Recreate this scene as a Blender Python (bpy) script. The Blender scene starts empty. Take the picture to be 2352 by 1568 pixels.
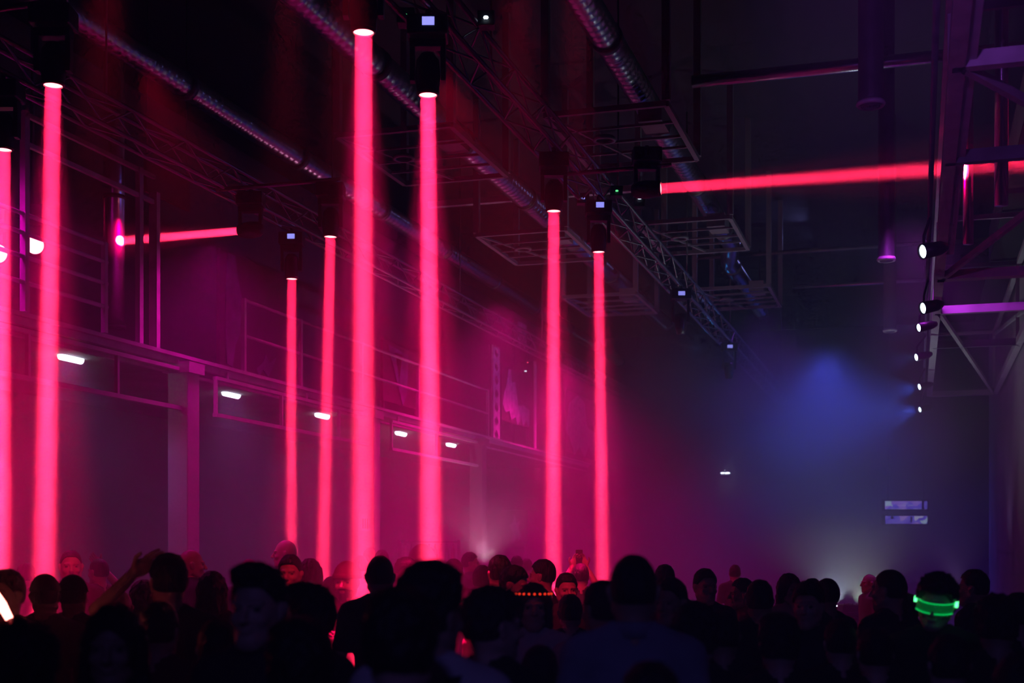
import bpy, math, random
import numpy as np
from mathutils import Vector, Matrix
S = bpy.context.scene
C = S.collection
# ------------------------------------------------------------------ camera, world, exposure
VPX, VPY, F, HC = 2110, 1265, 3070.0, 1.85
YAW = math.atan((VPX-1176)/F)
cd = bpy.data.cameras.new('camera'); cam = bpy.data.objects.new('camera', cd); C.objects.link(cam)
cd.sensor_width = 36; cd.lens = F/2352*36; cd.shift_x = 0; cd.shift_y = (VPY-784)/2352; cd.clip_end = 200
cam.location = (0, 0, HC); cam.rotation_euler = (math.pi/2, 0, YAW); S.camera = cam
cd.dof.use_dof = True; cd.dof.focus_distance = 13.0; cd.dof.aperture_fstop = 2.0
vs = S.view_settings
vs.view_transform = 'Standard'; vs.look = 'None'; vs.gamma = 1; vs.use_curve_mapping = False; vs.exposure = 0.0
w = bpy.data.worlds.new('night'); S.world = w; w.use_nodes = True
w.node_tree.nodes['Background'].inputs[0].default_value = (0.35, 0.12, 0.6, 1)
w.node_tree.nodes['Background'].inputs[1].default_value = 0.0
S.cycles.use_denoising = True; S.cycles.adaptive_threshold = 0.03; S.cycles.adaptive_min_samples = 12
S.cycles.max_bounces = 4; S.cycles.diffuse_bounces = 2; S.cycles.glossy_bounces = 2; S.cycles.volume_bounces = 0
S.cycles.transmission_bounces = 3; S.cycles.transparent_max_bounces = 6
S.cycles.sample_clamp_indirect = 1.5
ct, st = math.cos(YAW), math.sin(YAW)
def at(px, py, d):
    """the point of the hall seen at px, py, d metres ahead of the lens"""
    r = (px-1176)/F*d
    return Vector((-st*d+ct*r, ct*d+st*r, HC-(py-VPY)/F*d))
def atz(px, py, z): return at(px, py, (HC-z)*F/(py-VPY))
def atx(px, py, x): return at(px, py, x/(-st+ct*(px-1176)/F))

def area_light(name, loc, dirn, size, spread, energy, col, spec=1.0):
    l = bpy.data.lights.new(name, 'AREA'); l.shape = 'DISK'; l.size = size; l.spread = math.radians(spread)
    l.energy = energy; l.color = col; l.specular_factor = spec
    o = bpy.data.objects.new(name, l); C.objects.link(o); o.location = loc
    o.rotation_euler = Vector(dirn).to_track_quat('-Z', 'Y').to_euler()
    return o
def spot_light(name, loc, dirn, ang, blend, energy, col, rad=0.08):
    l = bpy.data.lights.new(name, 'SPOT'); l.spot_size = math.radians(ang); l.spot_blend = blend
    l.energy = energy; l.color = col; l.shadow_soft_size = rad
    o = bpy.data.objects.new(name, l); C.objects.link(o); o.location = loc
    o.rotation_euler = Vector(dirn).to_track_quat('-Z', 'Y').to_euler()
    return o
def point_light(name, loc, energy, col, rad=0.1):
    l = bpy.data.lights.new(name, 'POINT'); l.energy = energy; l.color = col; l.shadow_soft_size = rad
    o = bpy.data.objects.new(name, l); C.objects.link(o); o.location = loc
    return o
RED = (1.0, 0.020, 0.085); MAG = (1.0, 0.0, 0.30); PUR = (0.45, 0.06, 1.0); BLUE = (0.08, 0.20, 1.0); COOL = (0.62, 0.78, 1.0)
# ------- washes: soft lamps added without fixtures, to tint haze and crowd (the beams are lit in their own fixtures)
WASH = []
def wash(px, py, d, dirn, ang, energy, col, rad=0.25):
    WASH.append(spot_light('added_wash', at(px, py, d), dirn, ang, 1.0, energy, col, rad))
# magenta washes added overhead, pointing down, standing in for scattered beam light
wash(900, 500, 17, (0, 0, -1), 120, 520, MAG, .4)
wash(1150, 700, 22, (0, 0, -1), 125, 2100, MAG, .4)
wash(1300, 830, 28, (0, 0, -1), 125, 1900, (1, .0, .3), .4)
wash(480, 560, 15, (0.1, 0, -1), 120, 420, (1, .0, .5), .4)
wash(-100, 300, 12, (0.1, .1, -1), 120, 330, (1, .0, .6), .4)
# red washes added to light the middle of the crowd, aimed down the hall
wash(1010, 150, 10.9, (.05, 1, -.95), 62, 520, (1, .0, .05), .1)
wash(330, 150, 10.5, (-.1, 1, -.95), 62, 330, (1, .0, .05), .1)
wash(1400, 500, 15.8, (.0, 1, -.95), 62, 230, (1, .0, .07), .1)
# narrow red spots added unseen above the view, each for a few faces
for px_, py_, d_, tgt, en_ in ((800, -150, 6.9, (797, 1330, 9.4), 750), (250, -150, 7.2, (185, 1290, 10.8), 650), (1180, -150, 7.0, (1225, 1320, 10.0), 650), (660, -100, 9.0, (655, 1275, 11.5), 650), (1320, -150, 8.6, (1334, 1282, 13.6), 1700)):
    p_ = at(px_, py_, d_); WASH.append(spot_light('added_wash', p_, at(*tgt)-p_, 22 if px_ != 1320 else 13, 1, en_, (1, .01, .06), .1))
WASH.append(spot_light('added_wash', at(2195, 1345, 23), (-.05, .2, 1), 110, 1, 60, (.62, .40, 1.0), .1))  # violet glow added low behind the crowd at far right
# blue and violet washes added over the far right to tint haze and wall
wash(1900, 800, 33, (0, -.1, -1), 120, 2600, (.07, .09, 1.0), .5)
wash(1750, 700, 26, (.1, .2, -1), 120, 420, (.30, .06, 1.0), .4)
wash(2080, 500, 16, (.3, .5, -1), 95, 560, (.6, .04, .9), .3)
# unseen violet spot added to light the gantry, cold ones for duct highlights
WASH.append(spot_light('added_wash', (-.15, 2.6, 4.15), (.045, 1, .06), 30, 1, 520, (.45, .10, 1.0), .1))
WASH.append(spot_light('added_wash', (-2.2, 30, 8.75), (-.6, -1, -.06), 70, 1, 40, (.30, .30, 1.0), .05))
WASH.append(spot_light('added_wash', (-4.6, 29, 6.2), (.0, -1, .06), 60, 1, 22, (.03, .30, 1.0), .05))
# a dim blue lamp behind the photographer
WASH.append(spot_light('added_wash', (.6, -3.5, 4.6), (-.13, 1, -.40), 40, 1, 135, (.22, .16, 1.0), .2))
# ------------------------------------------------------------------ materials
M = {}
def mat(name, col=(.5, .5, .5), rough=.6, metal=0.0, emit=None, estr=0.0, noise=0.0, nscale=8.0, bump=0.0, bscale=30.0, coat=0.0, stretch=None):
    m = bpy.data.materials.new(name); m.use_nodes = True; nt = m.node_tree; b = nt.nodes['Principled BSDF']
    b.inputs['Base Color'].default_value = (*col, 1); b.inputs['Roughness'].default_value = rough; b.inputs['Metallic'].default_value = metal
    if coat: b.inputs['Coat Weight'].default_value = coat
    if emit: b.inputs['Emission Color'].default_value = (*emit, 1); b.inputs['Emission Strength'].default_value = estr; m.cycles.emission_sampling = 'NONE'
    if noise or bump:
        tc = nt.nodes.new('ShaderNodeTexCoord'); src = tc.outputs['Object']
        if stretch:
            mp = nt.nodes.new('ShaderNodeMapping'); mp.inputs['Scale'].default_value = stretch
            nt.links.new(src, mp.inputs[0]); src = mp.outputs[0]
    if noise:
        n = nt.nodes.new('ShaderNodeTexNoise'); n.inputs['Scale'].default_value = nscale; n.inputs['Detail'].default_value = 5
        r = nt.nodes.new('ShaderNodeValToRGB'); a, c = [max(0, x*(1-noise)) for x in col], [min(1, x*(1+noise)) for x in col]
        r.color_ramp.elements[0].position = .35; r.color_ramp.elements[0].color = (*a, 1); r.color_ramp.elements[1].position = .65; r.color_ramp.elements[1].color = (*c, 1)
        nt.links.new(src, n.inputs['Vector']); nt.links.new(n.outputs[0], r.inputs[0]); nt.links.new(r.outputs[0], b.inputs['Base Color'])
    if bump:
        n2 = nt.nodes.new('ShaderNodeTexNoise'); n2.inputs['Scale'].default_value = bscale; n2.inputs['Detail'].default_value = 4
        bu = nt.nodes.new('ShaderNodeBump'); bu.inputs['Strength'].default_value = bump; bu.inputs['Distance'].default_value = .02
        nt.links.new(src, n2.inputs['Vector']); nt.links.new(n2.outputs[0], bu.inputs['Height']); nt.links.new(bu.outputs[0], b.inputs['Normal'])
    M[name] = m
    return m
mat('concrete', (.16, .16, .16), .8, noise=.35, nscale=1.3, bump=.3)
mat('plaster', (.32, .31, .32), .8, noise=.2, nscale=.9, bump=.2)
mat('dark_plaster', (.10, .09, .10), .85, noise=.3, nscale=.9, bump=.2)
mat('pale_plaster', (.5, .48, .5), .8, noise=.15, nscale=2, bump=.2)
mat('black_paint', (.006, .006, .006), .7, noise=.3, nscale=2)
mat('dark_steel', (.10, .10, .11), .5, .6, noise=.3, nscale=6)
mat('painted_steel', (.42, .40, .42), .55, .1, noise=.2, nscale=5)
mat('pale_steel', (.6, .58, .6), .6, .0, noise=.15, nscale=4)
mat('zinc', (.5, .51, .54), .28, 1.0, noise=.1, nscale=20, bump=.1)
mat('chrome', (.85, .85, .87), .27, 1.0)
mat('alu', (.22, .22, .24), .4, .8)
mat('rack_steel', (.22, .20, .22), .6)
mat('black_plastic', (.012, .012, .014), .45)
mat('lens_red', (.05, .0, .0), .2, emit=(1.0, .22, .27), estr=9)
mat('ring_red', (.12, .01, .02), .3, .5)
mat('display', (.02, .02, .05), .3, emit=(.30, .30, 1.0), estr=1.6)
mat('display_dim', (.02, .02, .05), .3, emit=(.35, .40, 1.0), estr=.5)
mat('green_led', (.02, .05, .02), .3, emit=(.15, 1.0, .35), estr=1.6)
mat('white_led', (.5, .5, .5), .3, emit=(.7, .85, 1.0), estr=3.0)
mat('tube_white', (.8, .8, .8), .3, emit=(.72, .80, 1.0), estr=14)
mat('par_white', (.8, .8, .8), .3, emit=(.60, .85, 1.0), estr=10)
mat('red_dot', (.3, 0, 0), .3, emit=(1, .05, .12), estr=4)
mat('glow_stick', (.5, .1, .1), .3, emit=(1.0, .22, .18), estr=14)
mat('glass_dark', (.05, .04, .06), .12)
mat('mural_violet', (.20, .13, .30), .8, noise=.5, nscale=3)
mat('mural_pale', (.55, .50, .60), .8, noise=.35, nscale=8)
mat('mural_red', (.45, .06, .12), .8)
mat('curtain', (.10, .05, .06), .9, noise=.3, nscale=2)
for n_, c_ in (('skin_fair', (.62, .42, .34)), ('skin_tan', (.48, .31, .23)), ('skin_deep', (.25, .15, .10))):
    mat(n_, c_, .5, noise=.06, nscale=30)
mat('eye', (.05, .04, .04), .45)
for n_, c_ in (('hair_black', (.008, .007, .007)), ('hair_brown', (.035, .022, .015)), ('hair_fair', (.22, .15, .08)), ('hair_grey', (.3, .29, .28))):
    mat(n_, c_, .55, noise=.3, nscale=20, bump=.8, bscale=60, stretch=(1, 1, .25))
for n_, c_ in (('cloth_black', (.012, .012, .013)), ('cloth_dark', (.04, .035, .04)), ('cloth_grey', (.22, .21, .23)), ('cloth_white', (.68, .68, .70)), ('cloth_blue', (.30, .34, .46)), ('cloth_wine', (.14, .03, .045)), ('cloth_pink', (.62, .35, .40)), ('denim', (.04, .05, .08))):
    mat(n_, c_, .9, noise=.15, nscale=5, bump=.5, bscale=14)
mat('sole', (.3, .3, .3), .7)
# haze: machine fog, thicker low down and in drifting clouds, plus puffs added for glow
def haze_material(PUFFS):
    m = bpy.data.materials.new('haze'); m.use_nodes = True; nt = m.node_tree; nt.nodes.clear(); N = nt.nodes.new; L = nt.links.new
    out = N('ShaderNodeOutputMaterial'); v = N('ShaderNodeVolumeScatter'); v.inputs['Color'].default_value = (1, 1, 1, 1); v.inputs['Anisotropy'].default_value = 0.1
    L(v.outputs[0], out.inputs['Volume'])
    geo = N('ShaderNodeNewGeometry'); sep = N('ShaderNodeSeparateXYZ'); L(geo.outputs['Position'], sep.inputs[0])
    mz = N('ShaderNodeMapRange'); mz.inputs[1].default_value = 2.5; mz.inputs[2].default_value = 6.6; mz.inputs[3].default_value = .042; mz.inputs[4].default_value = .009
    mz.interpolation_type = 'SMOOTHSTEP'; L(sep.outputs[2], mz.inputs[0])
    no = N('ShaderNodeTexNoise'); no.inputs['Scale'].default_value = .5; no.inputs['Detail'].default_value = 1.5; L(geo.outputs['Position'], no.inputs['Vector'])
    mn = N('ShaderNodeMapRange'); mn.inputs[1].default_value = .36; mn.inputs[2].default_value = .66; mn.inputs[3].default_value = .55; mn.inputs[4].default_value = 1.6
    L(no.outputs[0], mn.inputs[0])
    mu = N('ShaderNodeMath'); mu.operation = 'MULTIPLY'; L(mz.outputs[0], mu.inputs[0]); L(mn.outputs[0], mu.inputs[1])
    cur = mu.outputs[0]
    for c, sc, dens in PUFFS:
        sb = N('ShaderNodeVectorMath'); sb.operation = 'SUBTRACT'; sb.inputs[1].default_value = c; L(geo.outputs['Position'], sb.inputs[0])
        ml = N('ShaderNodeVectorMath'); ml.operation = 'MULTIPLY'; ml.inputs[1].default_value = [1/s for s in sc]; L(sb.outputs[0], ml.inputs[0])
        ln = N('ShaderNodeVectorMath'); ln.operation = 'LENGTH'; L(ml.outputs[0], ln.inputs[0])
        mr = N('ShaderNodeMapRange'); mr.interpolation_type = 'SMOOTHSTEP'; mr.inputs[1].default_value = 1; mr.inputs[2].default_value = 0; mr.inputs[3].default_value = 0; mr.inputs[4].default_value = dens
        L(ln.outputs[1], mr.inputs[0])
        m2 = N('ShaderNodeMath'); m2.operation = 'MULTIPLY'; L(mr.outputs[0], m2.inputs[0]); L(mn.outputs[0], m2.inputs[1])
        ad = N('ShaderNodeMath'); ad.operation = 'ADD'; L(cur, ad.inputs[0]); L(m2.outputs[0], ad.inputs[1]); cur = ad.outputs[0]
    L(cur, v.inputs['Density'])
    m.cycles.volume_step_rate = 3.0
    return m
# ------------------------------------------------------------------ mesh helpers
def tag(o, label=None, cat=None, group=None, kind=None):
    if label: o['label'] = label
    if cat: o['category'] = cat
    if group: o['group'] = group
    if kind: o['kind'] = kind
    return o
def empty(name, loc=(0, 0, 0), rz=0.0):
    o = bpy.data.objects.new(name, None); C.objects.link(o); o.location = loc; o.rotation_euler = (0, 0, rz); o.empty_display_size = .1
    return o
class MB:
    def __init__(s): s.v = []; s.f = []
    def add(s, v, f):
        n = len(s.v); s.v += [tuple(x) for x in v]; s.f += [tuple(i+n for i in q) for q in f]; return s
    def box(s, lo, hi, bev=0.0):
        (x0, y0, z0), (x1, y1, z1) = lo, hi
        return s.add([(x, y, z) for x in (x0, x1) for y in (y0, y1) for z in (z0, z1)], [(0, 1, 3, 2), (4, 6, 7, 5), (0, 4, 5, 1), (2, 3, 7, 6), (0, 2, 6, 4), (1, 5, 7, 3)])
    def beam(s, a, b, wd, ht, up=(0, 0, 1)):
        a, b = Vector(a), Vector(b); d = (b-a).normalized(); u = Vector(up)
        if abs(d.dot(u)) > .98: u = Vector((0, 1, 0))
        r = d.cross(u).normalized(); u = r.cross(d)
        v = [p+r*(i*wd/2)+u*(j*ht/2) for p in (a, b) for i in (-1, 1) for j in (-1, 1)]
        return s.add(v, [(0, 1, 3, 2), (4, 6, 7, 5), (0, 4, 5, 1), (2, 3, 7, 6), (0, 2, 6, 4), (1, 5, 7, 3)])
    def tube(s, pts, r, n=10, cap=True):
        pts = [Vector(p) for p in pts]; rr = r if isinstance(r, (list, tuple)) else [r]*len(pts)
        rings = []; ref = None
        for i, p in enumerate(pts):
            d = (pts[min(i+1, len(pts)-1)]-pts[max(i-1, 0)]).normalized()
            if ref is None: ref = Vector((0, 0, 1)) if abs(d.z) < .9 else Vector((0, 1, 0))
            x = d.cross(ref).normalized(); y = x.cross(d).normalized(); ref = y
            rings.append([p+x*math.cos(2*math.pi*k/n)*rr[i]+y*math.sin(2*math.pi*k/n)*rr[i] for k in range(n)])
        v = [q for g in rings for q in g]; f = []
        for i in range(len(pts)-1):
            for k in range(n): f.append((i*n+k, i*n+(k+1) % n, (i+1)*n+(k+1) % n, (i+1)*n+k))
        if cap: f += [tuple(range(n))[::-1], tuple(range((len(pts)-1)*n, len(pts)*n))]
        return s.add(v, f)
    def lathe(s, prof, n=20, c=(0, 0, 0), ring=False):
        if ring: prof = list(prof)+[prof[0]]
        v = [(c[0]+r*math.cos(2*math.pi*k/n), c[1]+r*math.sin(2*math.pi*k/n), c[2]+z) for r, z in prof for k in range(n)]
        f = [(i*n+k, i*n+(k+1) % n, (i+1)*n+(k+1) % n, (i+1)*n+k) for i in range(len(prof)-1) for k in range(n)]
        if prof[0][0] > 0 and not ring: f.append(tuple(range(n))[::-1])
        if prof[-1][0] > 0 and not ring: f.append(tuple(range((len(prof)-1)*n, len(prof)*n)))
        return s.add(v, f)
    def prism(s, pts2, frame, th):
        """outline pts2 (a, b) in the plane of frame=(origin, ax, bx), thickness th along its normal"""
        o, ax, bx = [Vector(q) for q in frame]; nn = ax.cross(bx).normalized(); k = len(pts2)
        v = [o+ax*a+bx*b+nn*t for t in (0, th) for a, b in pts2]
        return s.add(v, [tuple(range(k))[::-1], tuple(range(k, 2*k))]+[(i, (i+1) % k, k+(i+1) % k, k+i) for i in range(k)])
    def build(s, name, m, parent=None, smooth=False, loc=None):
        me = bpy.data.meshes.new(name); me.from_pydata(s.v, [], s.f); me.update()
        for mm in (m if isinstance(m, (list, tuple)) else [m]): me.materials.append(M[mm] if isinstance(mm, str) else mm)
        if smooth: me.polygons.foreach_set('use_smooth', [True]*len(me.polygons))
        o = bpy.data.objects.new(name, me); C.objects.link(o)
        if parent: o.parent = parent
        if loc is not None: o.location = loc
        return o
def copy_tree(o, parent=None):
    c = o.copy(); C.objects.link(c); c.parent = parent
    for ch in list(o.children): copy_tree(ch, c)
    return c
def bevel(o, wd=.01, seg=2):
    md = o.modifiers.new('bevel', 'BEVEL'); md.width = wd; md.segments = seg; md.limit_method = 'ANGLE'; return o
# ------------------------------------------------------------------ the hall
def struct(name, lo, hi, m):
    return tag(MB().box(lo, hi).build(name, m), kind='structure')
X_BAL, X_BACK, X_RW, Z_CEIL = -8.0, -11.6, 1.5, 9.0
struct('floor', (X_BACK, -5, -.2), (6, 44, 0), 'concrete')
struct('ceiling', (X_BACK, -5, Z_CEIL), (6, 44, Z_CEIL+.2), 'black_paint')
struct('wall_left', (X_BACK-.3, -5, -.2), (X_BACK, 44, Z_CEIL+.2), 'dark_plaster')
yw = at(2265, 1200, 29.8).y
struct('wall_right', (X_RW, -5, -.2), (X_RW+.3, yw, Z_CEIL+.2), 'plaster')
struct('wall_far', (X_BACK-.3, 44, -.2), (6.3, 44.3, Z_CEIL+.2), 'concrete')
struct('wall_near', (X_BACK-.3, -5.3, -.2), (6.3, -5, Z_CEIL+.2), 'concrete')
struct('wall_side', (6, yw, -.2), (6.3, 44, Z_CEIL+.2), 'concrete')
mat('plaster_dim', (.09, .08, .10), .8, noise=.2, nscale=2)  # darker plaster copy: the far pillar's dimness is put into its colour
# pillars under the balcony edge
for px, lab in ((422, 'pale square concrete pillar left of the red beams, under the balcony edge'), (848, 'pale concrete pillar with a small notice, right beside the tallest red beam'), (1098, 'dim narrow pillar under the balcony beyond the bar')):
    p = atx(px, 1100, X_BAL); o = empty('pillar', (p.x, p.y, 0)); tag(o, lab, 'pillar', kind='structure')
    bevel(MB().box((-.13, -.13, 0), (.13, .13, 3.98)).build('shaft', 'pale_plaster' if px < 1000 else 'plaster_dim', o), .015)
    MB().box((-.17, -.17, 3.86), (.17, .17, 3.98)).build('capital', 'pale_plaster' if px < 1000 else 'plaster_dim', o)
    if px == 848:
        n = MB().box((-.07, -.137, 2.15), (.07, -.13, 2.38)).build('notice', 'mural_pale', o)
        g = MB()
        for k in range(3): g.box((-.05+k*.035, -.142, 2.19), (-.03+k*.035, -.137, 2.34))
        g.build('notice_print', 'cloth_dark', n)
# balcony
y0b, y1b = 3.0, 33.0
b = empty('balcony', (X_BAL, y0b, 3.98)); tag(b, 'long steel edged balcony slab running down the left side of the hall', 'balcony', kind='structure')
MB().box((X_BACK-X_BAL, 0, 0), (-.06, y1b-y0b, .10)).build('slab', 'concrete', b)
MB().box((-.06, 0, -.02), (.0, y1b-y0b, .05)).box((-.1, 0, .05), (.05, y1b-y0b, .09)).build('edge_beam', 'painted_steel', b)
MB().box((-.12, 0, -.12), (-.06, y1b-y0b, -.09)).build('lower_flange', 'painted_steel', b)
# hung steel frames under the balcony edge
for (a, c, mids, lab) in ((-700, 437, (-150, 60, 265), 'steel frame hung under the balcony beside the first pillar'), (490, 863, (643, 775), 'steel frame hung under the balcony between the two pale pillars'), (895, 1103, (1000,), 'steel frame hung under the balcony beyond the second pillar')):
    ya, yc = (6.0 if a < 0 else atx(a, 0, X_BAL).y), atx(c, 0, X_BAL).y
    o = empty('balcony_fascia', (X_BAL+.02, ya, 3.44)); tag(o, lab, 'frame', 'steel frames hung under the balcony')
    L_ = yc-ya; Z_ = .44
    MB().box((-.03, 0, 0), (.03, L_, .045)).build('bottom_rail', 'painted_steel', o)
    MB().box((-.03, 0, Z_), (.03, L_, Z_+.04)).build('top_rail', 'painted_steel', o)
    for m_ in (a, *mids, c):
        ym = 0.02 if m_ == a else (min(max(atx(m_, 0, X_BAL).y-ya, .6) if m_ > -100 else L_*.3, L_-.02))
        MB().box((-.02, ym-.018, .045), (.02, ym+.018, Z_)).build('mullion', 'painted_steel', o)
    for yy in (.3, L_*.5, L_-.3): MB().box((-.012, yy-.012, Z_+.04), (.012, yy+.012, .56)).build('hanger', 'painted_steel', o)
# linear lamps on the balcony soffit
labs = ('largest white tube lamp under the balcony, left of the first pillar', 'white tube lamp under the balcony just past the first pillar', 'white tube lamp under the balcony behind the second thin red beam', 'white tube lamp under the balcony just past the second pillar', 'farthest and smallest white tube lamp under the balcony')
for (px, py), lab, en in zip(((163, 822), (531, 905), (740, 954), (921, 995), (1036, 1021)), labs, (5, 6, 2.6, 2, 1.8)):
    p = atx(px, py, -8.9); o = empty('tube_lamp', (p.x, p.y, p.z)); tag(o, lab, 'lamp', 'white tube lamps under the balcony')
    MB().tube([(0, -.2, 0), (0, -.18, 0), (0, .18, 0), (0, .2, 0)], [.025, .045, .045, .025], 12).build('diffuser', 'tube_white', o, True)
    MB().box((-.06, -.24, .05), (.06, .24, max(.07, 3.98-p.z))).build('housing', 'dark_steel', o)
    l = area_light('tube_lamp_light', (0, 0, -.05), (0.1, 0, -1), .35, 110, en*1.8, (.5, .2, 1.0)); l.parent = o
# balcony rail and posts
def rail(name, pxs, zs, x, lab, post_px, ztop, m='painted_steel'):
    ya, yc = atx(pxs[0], 0, x).y, atx(pxs[1], 0, x).y
    o = empty(name, (x, ya, 4.09)); tag(o, lab, 'railing')
    for z in zs: MB().tube([(0, 0, z-4.09), (0, yc-ya, z-4.09)], .022, 8).build('rail', m, o, True)
    for q in post_px:
        yy = atx(q, 0, x).y-ya
        MB().box((-.025, yy-.025, 0), (.025, yy+.025, ztop-4.09)).build('post', m, o)
    return o
rail('balcony_railing', (-350, 246), (5.0, 4.82, 4.60, 4.36), X_BAL, 'steel balcony railing at far left with rails lit red', (-350, -120, 57, 240), 5.02)
rail('balcony_railing', (560, 1120), (5.0, 4.55), X_BAL-.1, 'dim balcony railing behind the thin red beams', (560, 690, 830, 960, 1120), 5.02)
o = empty('upright_scaffold', (X_BAL-.15, atx(57, 0, -8.15).y, 4.09)); tag(o, 'tall steel upright frame standing on the balcony at far left', 'frame')
ya = o.location.y
for q in (57, 320):
    yy = atx(q, 0, -8.15).y-ya; MB().box((-.03, yy-.035, 0), (.03, yy+.035, 1.95)).build('upright', 'painted_steel', o)
yy = atx(320, 0, -8.15).y-ya+.3; MB().box((-.05, yy-.03, 0), (.05, yy+.04, 1.75)).build('upright', 'painted_steel', o)
for z in (1.9, 1.62): MB().box((-.02, 0, z), (.02, yy, z+.045)).build('crossbar', 'painted_steel', o)
# shiny vertical pipe the sideways beam strikes
p = at(262, 755, 16.05)
o = empty('vent_pipe', (p.x, p.y, p.z)); tag(o, 'shiny vertical vent pipe above the balcony, struck by a sideways red beam', 'pipe')
MB().tube([(0, 0, 0), (0, 0, Z_CEIL-p.z)], .125, 32).build('pipe', 'chrome', o, True)
MB().tube([(0, 0, 0), (0, 0, .06)], .14, 32).build('end_collar', 'dark_steel', o, True)
MB().tube([(0, 0, 1.55), (0, 0, 1.6)], .132, 32).build('band', 'dark_steel', o, True)
# wall panels & mural on the balcony
p0, p1 = atx(330, 355, -8.9), atx(330, 440, -8.9)
o = empty('hanging_cloth', (p1.x, p1.y, p1.z)); tag(o, 'dull red cloth panel hanging above the balcony right of the tall upright', 'cloth')
MB().box((0, 0, 0), (.04, 1.0, p0.z-p1.z)).build('cloth_panel', 'curtain', o)
for yy in (.05, .95): MB().tube([(.02, yy, p0.z-p1.z), (.02, yy, Z_CEIL-p1.z)], .008, 6).build('cord', 'dark_steel', o, True)
# graffiti panels with shapes of their own
def splotch(rng, w_, h_, n=9):
    return [(w_*.5+w_*.5*math.cos(a)*rng.uniform(.45, 1), h_*.5+h_*.5*math.sin(a)*rng.uniform(.45, 1)) for a in [2*math.pi*k/n for k in range(n)]]
rng = random.Random(4)
def mural(pxa, pxb, z0, z1, x, lab, shapes):
    ya, yb = atx(pxa, 0, x).y, atx(pxb, 0, x).y
    o = empty('mural_panel', (x, ya, z0)); tag(o, lab, 'mural')
    MB().box((-.05, 0, 0), (0, yb-ya, z1-z0)).build('board', 'curtain', o)
    for yy in (.05, yb-ya-.09): MB().box((-.05, yy, 4.08-z0), (-.01, yy+.04, 0)).build('leg', 'dark_steel', o)
    W_, H_ = yb-ya, z1-z0
    for nm, m_, pts in shapes:
        MB().prism([(a*W_, c*H_) for a, c in pts], ((.012, 0, 0), (0, 1, 0), (0, 0, 1)), .012).build(nm, m_, o)
    return o
def drips(x0, x1, y0, y1, n, seed):
    r = random.Random(seed); top = []; bot = []
    for k in range(n+1):
        x = x0+(x1-x0)*k/n; top.append((x, y1-(y1-y0)*.5*abs((k/n)-.4)*r.uniform(.2, 1))); bot.append((x, y0+(y1-y0)*r.uniform(0, .42)))
        bot.append((x+(x1-x0)/n*.5, y0+(y1-y0)*r.uniform(.2, .5)))
    return top[::-1][::-1]+bot[:-1][::-1]
sh = [('violet_figure', 'mural_violet', [(.08, .02), (.16, .0), (.2, .2), (.26, .3), (.3, .62), (.24, .78), (.2, .98), (.09, .98), (.06, .5)]),
      ('violet_star', 'mural_violet', [(.52, .05), (.62, .12), (.66, .2), (.72, .13), (.83, .2), (.76, .08), (.7, .0), (.62, .05), (.55, -.02)])]
mural(505, 655, 4.25, 5.75, -8.6, 'dark board with dim violet painted shapes on the balcony left of the thin red beam', sh)
sh = [('violet_diamond', 'mural_violet', [(.1, .95), (.5, .0), (.62, .2), (.66, .9)]), ('red_triangle', 'mural_red', [(.28, .86), (.4, .42), (.5, .86)])]
mural(880, 962, 4.35, 5.35, -8.5, 'violet and red triangle painting on the balcony between the two brightest red beams', sh)
# column strip with oval holes + paint drips
ya = atx(1120, 0, -8.3).y
def strip(pxa, pxb, lab):
    a_, b_ = atx(pxa, 0, -8.3), atx(pxb, 0, -8.3); W_ = b_.y-a_.y
    o = empty('perforated_post', (-8.3, a_.y, 4.09)); tag(o, lab, 'post'); g = MB(); H_ = 1.95; n = 7; hh = H_/n
    for k in range(n):                        # a steel web with oval holes, cut as two scalloped halves per bay
        K = 10
        arc = [(math.sin(math.pi*t/K), k*hh+hh*.14+hh*.72*(t/K)) for t in range(K+1)]
        for sd in (0, 1):
            out = [(0.0, k*hh), (W_*.5, k*hh)]+[(W_*.5-s_*W_*.27, z) for s_, z in arc]+[(W_*.5, (k+1)*hh), (0.0, (k+1)*hh)]
            if sd: out = [(W_-u, z) for u, z in out][::-1]
            g.prism(out, ((0, 0, 0), (0, 1, 0), (0, 0, 1)), .04)
    g.build('web', 'mural_pale', o)
    MB().box((-.06, -.02, 0), (-.02, W_+.02, H_)).build('backing', 'curtain', o)
    MB().box((-.1, -W_*.6, -.03), (.12, W_*1.3, .02)).build('foot_plate', 'mural_pale', o)
strip(1129, 1144, 'pale steel post with a column of oval holes, standing on the balcony')
sh = [('pale_paint', 'mural_pale', [(.0, .28), (.05, .5), (.12, .62), (.2, .97), (.28, .98), (.3, .74), (.42, .78), (.48, .55), (.52, .35), (.7, .4), (.92, .34), (.9, .02), (.8, .12), (.7, .0), (.62, .14), (.5, -.02), (.42, .12), (.3, .04), (.22, .2), (.1, .15)])]
mural(1152, 1219, 4.6, 5.75, -8.35, 'board with pale dripping paint beside the post with oval holes', sh)
sh = [('pale_paint', 'mural_pale', [(.0, .35), (.1, .8), (.35, .98), (.55, .92), (.62, .6), (.66, .5), (.9, .48), (.95, .2), (.82, .05), (.7, .2), (.55, .0), (.4, .14), (.25, -.02), (.12, .2)])]
mural(1298, 1372, 4.3, 5.85, -8.35, 'board with pale dripping paint between the two far red beams', sh)
sh = [('letter_stroke', 'mural_pale', [(.22, .95), (.22, .12), (.36, .0), (.48, .62), (.66, .0), (.78, .0), (.78, .95)])]
mural(1180, 1215, 6.60, 7.25, -8.95, 'board with a pale two-legged letter above the left truss', sh)
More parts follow.
